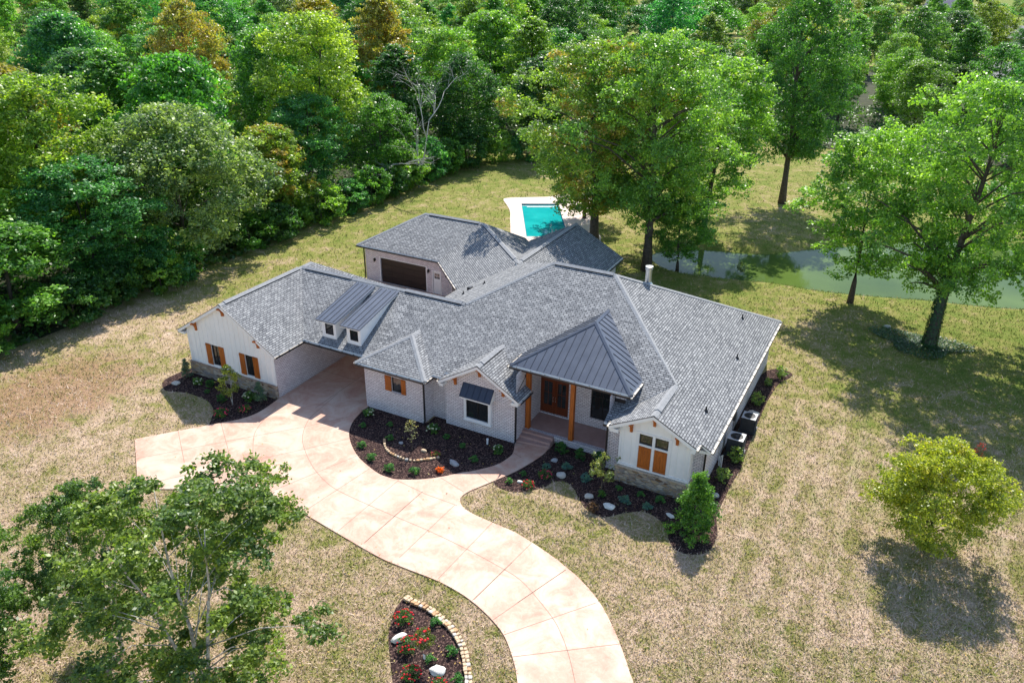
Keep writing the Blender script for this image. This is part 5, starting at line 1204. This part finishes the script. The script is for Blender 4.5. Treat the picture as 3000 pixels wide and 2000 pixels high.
def boulder(px, py, sx, sy, sz, rz, k, label, mt=None):
    v = G(px, py, .02); me = RM[k % 4]
    if mt: me = me.copy(); me.materials[0] = M[mt]
    o = bpy.data.objects.new('boulder', me); C.objects.link(o); o.location = (v.x, v.y, .02+sz*.16); sx, sy, sz = sx*.74, sy*.74, sz*.74; o.scale = (sx, sy, sz); o.rotation_euler = (0, 0, rz)
    return tag(o, label, 'boulder', 'boulders in the garden beds')
for a in [(1174.7, 1298, .19, .15, .17, 0, 0, 'small pale blue-grey stone left of the bare sapling', 'greyrock'), (1242, 1321, .26, .17, .2, -.2, 1, 'tan boulder right of the bare sapling', 'tan'), (1330, 1358, .46, .25, .27, -.35, 2, 'long grey boulder below the stone edging', 'greyrock'),
          (1623.8, 1350, .26, .22, .28, .3, 3, 'grey boulder below the porch steps', 'greyrock'), (1644, 1394, .37, .3, .36, 0, 0, 'round tan boulder in the bed right of the front walk'), (1724.8, 1455, .32, .28, .3, 0, 1, 'rounded beige boulder left of the shaded lawn curve'),
          (1784, 1484, .40, .30, .28, 0, 2, 'flat-topped white boulder near the lawn curve', 'whiterock'), (1963, 1511, .34, .18, .2, -.5, 3, 'slim pale boulder left of the conical evergreen', 'whiterock'), (1522.8, 1412, .22, .14, .18, 0, 1, 'small white stone beside the bright red rose', 'whiterock'),
          (2095, 1452, .30, .24, .24, .3, 0, 'grey stone half hidden right of the conical evergreen', 'greyrock'), (2207, 1214, .45, .35, .4, 0, 2, 'tan boulder behind the far air conditioner'), (515, 1124, .40, .30, .32, .2, 3, 'tan boulder at the left tip of the garage bed'),
          (1170, 1872, .27, .50, .42, -.45, 1, 'tall white boulder on the left of the lower island bed', 'whiterock'), (1281, 1966, .42, .34, .30, .4, 2, 'flat white boulder in the lower island bed', 'whiterock'), (2598, 958, .35, .3, .3, 0, 3, 'tan rock on the lawn left of the ivy trunk')]: boulder(*a)
SM = [rock_mesh('edging_stone', 20+k, mt_, 2, .09, .8, True) for k, mt_ in enumerate([M['tan'], M['rock'], M['tan'], m_noise('rusty sandstone', (.45, .24, .10), (.66, .44, .26), 4, .85, .02, pos=False), M['tan']])]
def edging(px, sp, h, label, group, rows=1, sc=.105):
    pts = smooth(gl(px), 12); g_ = random.Random(len(px)); acc = 0; nxt = 0
    for i in range(len(pts)-1):
        a, c = Vector(pts[i]), Vector(pts[i+1]); L = (c-a).length
        while nxt <= acc+L:
            p_ = a.lerp(c, (nxt-acc)/L); ang = math.atan2(c.y-a.y, c.x-a.x)
            for r_ in range(rows):
                n_ = Vector((-(c-a).y, (c-a).x)).normalized(); o = bpy.data.objects.new('edging_stone', SM[g_.randrange(5)]); C.objects.link(o)
                q_ = p_+n_*(r_*.16-.05); o.location = (q_.x, q_.y, .05+h*.5+(0.03 if r_ == 0 and rows > 1 else 0)); s_ = sc*g_.uniform(.8, 1.15)
                o.scale = (s_*1.0*sp/.2*g_.uniform(.75, 1.2), s_*.85, s_*g_.uniform(.7, 1)); o.rotation_euler = (g_.uniform(-.12, .12), g_.uniform(-.12, .12), ang+g_.uniform(-.2, .2)); tag(o, label, 'edging stone', group)
            nxt += sp*g_.uniform(.88, 1.12)
        acc += L
edging([(1129, 1292), (1131, 1311), (1143, 1326), (1159, 1335), (1175, 1342), (1194, 1348), (1220, 1350.5), (1236, 1348), (1255, 1346), (1274, 1343), (1284, 1341)], .2, .06, 'rough tan stone in the short curved edging around the bare sapling', 'edging stones round the bare sapling')
Z5 = lambda x, y: (1100+x/3.2, 1720+y/3.2)
edging([Z5(*q_) for q_ in [(290, 120), (370, 160), (450, 195), (520, 235), (600, 300), (680, 370), (735, 435), (780, 510), (812, 580), (832, 660), (846, 740), (858, 820), (866, 900), (868, 990)]], .21, .07, 'rough tan stone in the double edging of the lower island bed', 'edging stones of the lower island bed', rows=2, sc=.115)

# ------------------------------------------------------------------ air conditioners and small fittings
def ac(px, py, label, h=.95, w_=.42):
    v = G(px, py, .1); e = empty('air_conditioner', (v.x, v.y, .02), label, 'air conditioner', 'air conditioners beside the house')
    B = MB(); B.bevbox((-w_-.08, -w_-.08, 0), (w_+.08, w_+.08, .08), .015); B.build('base_pad', M['grey'], e)
    B = MB(); B.bevbox((-w_, -w_, .082), (w_, w_, h), .05)
    for k in range(15): z = .14+k*(h-.24)/15; B.bevbox((-w_-.008, -w_-.008, z), (w_+.008, w_+.008, z+.018), .006)
    B.build('cabinet', M['grey'], e)
    B = MB(); n = 28; inner = [(w_*.8*math.cos(t*2*math.pi/n), w_*.8*math.sin(t*2*math.pi/n)) for t in range(n)]
    outer = [(max(-w_, min(w_, x*1.9)), max(-w_, min(w_, y*1.9))) for x, y in inner]
    for i in range(n): j = (i+1) % n; B.poly([(*inner[i], h+.03), (*outer[i], h+.03), (*outer[j], h+.03), (*inner[j], h+.03)]); B.poly([(*outer[i], h+.002), (*outer[j], h+.002), (*outer[j], h+.03), (*outer[i], h+.03)]); B.poly([(*inner[i], h+.03), (*inner[j], h+.03), (*inner[j], h-.1), (*inner[i], h-.1)])
    B.build('top_cover', M['silver'], e)
    B = MB(); B.lathe([(0, h+.012), (w_*.79, h+.012)], 24); B.build('fan_well', M['black'], e)
    B = MB()
    for k in range(5):
        a = k*2*math.pi/5; B.mesh([(.05*math.cos(a-.5), .05*math.sin(a-.5), h+.016), (.3*math.cos(a-.28), .3*math.sin(a-.28), h+.016), (.3*math.cos(a+.28), .3*math.sin(a+.28), h+.028), (.05*math.cos(a+.5), .05*math.sin(a+.5), h+.028)], [(0, 1, 2, 3)])
    B.lathe([(0, h+.04), (.09, h+.038), (.1, h+.014)], 14); B.build('fan', M['grey'], e)
    B = MB()
    for r_ in (.12, .19, .26, .32): B.tube([(r_*math.cos(t*math.pi/12), r_*math.sin(t*math.pi/12), h+.045) for t in range(25)], .006, 4, caps=False)
    for k in range(8): a = k*math.pi/4; B.beam((.08*math.cos(a), .08*math.sin(a), h+.05), (w_*.82*math.cos(a), w_*.82*math.sin(a), h+.04), .01, .01)
    B.build('grille', M['black'], e); return e
ac(2191, 1254, 'far air conditioner nearer the tan boulder'); ac(2152, 1322, 'near air conditioner beside the pale arching shrub', 1.1, .45)
def gz_box(name, y, z0, z1, w_, mt, label, cat):
    B = MB(); B.bevbox((20.372, y-w_, z0), (20.372+.14, y+w_, z1), .015); B.tube([(20.43, y, z0), (20.43, y, .05)], .022, 8); o = B.build(name, M[mt], None); return tag(o, label, cat)
gz_box('electric_box', 14.2, 1.0, 1.55, .15, 'grey', 'grey disconnect box on the side wall by the far air conditioner', 'electric box')
gz_box('electric_box', 11.0, .9, 1.35, .14, 'silver', 'light grey electric box on the side wall by the near air conditioner', 'electric box')
B = MB()
for k in range(3): B.tube([(20.55+.09*k, 10.55-.06*k, 0), (20.55+.09*k, 10.55-.06*k, .65+.1*k)], .025, 8)
tag(B.build('drain_pipe', M['white'], None), 'cluster of white pipes standing beside the near air conditioner', 'pipe')
v = G(1428, 1300, .02); B = MB(); B.lathe([(.055, 0), (.055, .3), (.07, .3), (.07, .36), (0, .37)], 14, (v.x, v.y, .02)); tag(B.build('cleanout_pipe', M['white'], None, uv=False), 'short white capped pipe standing in the dark mulch', 'pipe')
v = G(1243, 1927, .4); B = MB(); B.box((v.x-.05, v.y-.01, .35), (v.x+.05, v.y, .62)); tag(B.build('plant_tag', M['white'], None), 'white nursery tag on the stem of the red standard rose', 'plant tag')

# ------------------------------------------------------------------ grass blades
g = np.random.default_rng(99); n = 330000
U, Vv = g.random(n)*3200-100, g.random(n)**.75*1640+420
d = (np.array(CR)[None]*((U-1500)/CAMFIT['f'])[:, None]-np.array(CU)[None]*((Vv-1000)/CAMFIT['f'])[:, None]+np.array(CF)[None])
tt = -CAM.z/d[:, 2]; P = np.array(CAM)[None]+d*tt[:, None]; X, Y = P[:, 0], P[:, 1]
bad = np.zeros(n, bool)
for poly in (drive, isl_bed, smooth(gl(rb), 2)+smooth(gl(rb2), 3)+[(20.2, 22), (20.2, 7.5), (9.5, 7.5)], w1bed, lowbed, deck, [(-14.4, 23.6), (-14.4, 32), (6.6, 32), (6.6, 25), (20.6, 25), (20.6, 7), (9, 7), (-1, 6), (-14, 23)], [(-13.8, 4.2), (-6, 4.2), (-6, 17), (-13.8, 17)], pond_in): bad |= inside(poly, X, Y)
bad |= (X < -27) | (tt > 125)
X, Y, dist = X[~bad], Y[~bad], tt[~bad]; n = len(X); z = hground(X, Y)
s_ = (.045+.0012*dist)*(.6+.9*g.random(n)); a = g.random(n)*6.28; lx, ly = g.normal(size=n)*.9, g.normal(size=n)*.9; wd = .20*s_
base = np.stack([X, Y, z-.005], 1); off = np.stack([np.cos(a)*wd, np.sin(a)*wd, 0*a], 1); tip = base+np.stack([lx*s_, ly*s_, s_*1.1], 1)
V = np.stack([base-off, base+off, tip], 1).reshape(-1, 3)
m_bl = bpy.data.materials.new('grass blades'); m_bl.use_nodes = True; t = NT(m_bl); r1 = t.n('ShaderNodeAttribute', attribute_name='rnd').outputs['Fac']
p = t.pos(); sep = t.n('ShaderNodeSeparateXYZ'); t.l(p, sep.inputs[0]); gg = t.math('ADD', t.math('MULTIPLY', t.noise(.11, 5, .6, p), .42), t.math('MULTIPLY', t.noise(.75, 6, .68, p, .6), .58))
gg = t.math('ADD', gg, t.math('ADD', t.maprange(sep.outputs[1], 6, 30, -.035, .10), t.maprange(sep.outputs[0], 33, 40, 0, .09)))
gg = t.math('ADD', gg, t.math('MULTIPLY', t.math('SUBTRACT', r1, .5), .36))
c = t.ramp(gg, [(.36, (.70, .54, .41)), (.46, (.52, .385, .25)), (.54, (.33, .30, .09)), (.64, (.20, .24, .05)), (.85, (.12, .20, .03))]); t.col(c); t.b.inputs['Roughness'].default_value = .8; t.b.inputs['Specular IOR Level'].default_value = .1
o = bpy.data.objects.new('grass', quickmesh('grass', V, np.arange(3*n).reshape(n, 3), m_bl, attrs={'rnd': g.random(n)})); C.objects.link(o); tag(o, 'short dry grass of the lawn around the house', 'grass', kind='stuff')

# fallen leaves on the drive and the lawn
g = np.random.default_rng(3); n = 1500; U = g.random(n)*2900+50; Vv = 1050+g.random(n)*950
P = np.array([tuple(G(u_, v_, .075)) for u_, v_ in zip(U, Vv)])
ok = ~(inside([(-14, 4), (-14, 17), (20.6, 17), (20.6, 6.2), (-6, 6.2), (-6, 4)], P[:, 0], P[:, 1])); P = P[ok]; n = len(P); dr_ = inside(drive, P[:, 0], P[:, 1]); keep = ~dr_ | (g.random(n) < .12); P = P[keep]; n = len(P)
m_fl = mat('fallen leaf', (.45, .27, .07), .7); t = NT(m_fl); t.col(t.ramp(t.n('ShaderNodeAttribute', attribute_name='rnd').outputs['Fac'], [(0, (.24, .11, .04)), (.5, (.50, .32, .07)), (1, (.38, .36, .10))]))
o = bpy.data.objects.new('fallen_leaves', leaves_mesh('fallen_leaves', P, np.array([0, 0, 1.])+unit(n, g)*.3, .10*(.6+.6*g.random(n)), g.random(n), g, m_fl)); C.objects.link(o); tag(o, 'scattered yellow and brown fallen leaves on the lawn and drive', 'leaves', kind='stuff')
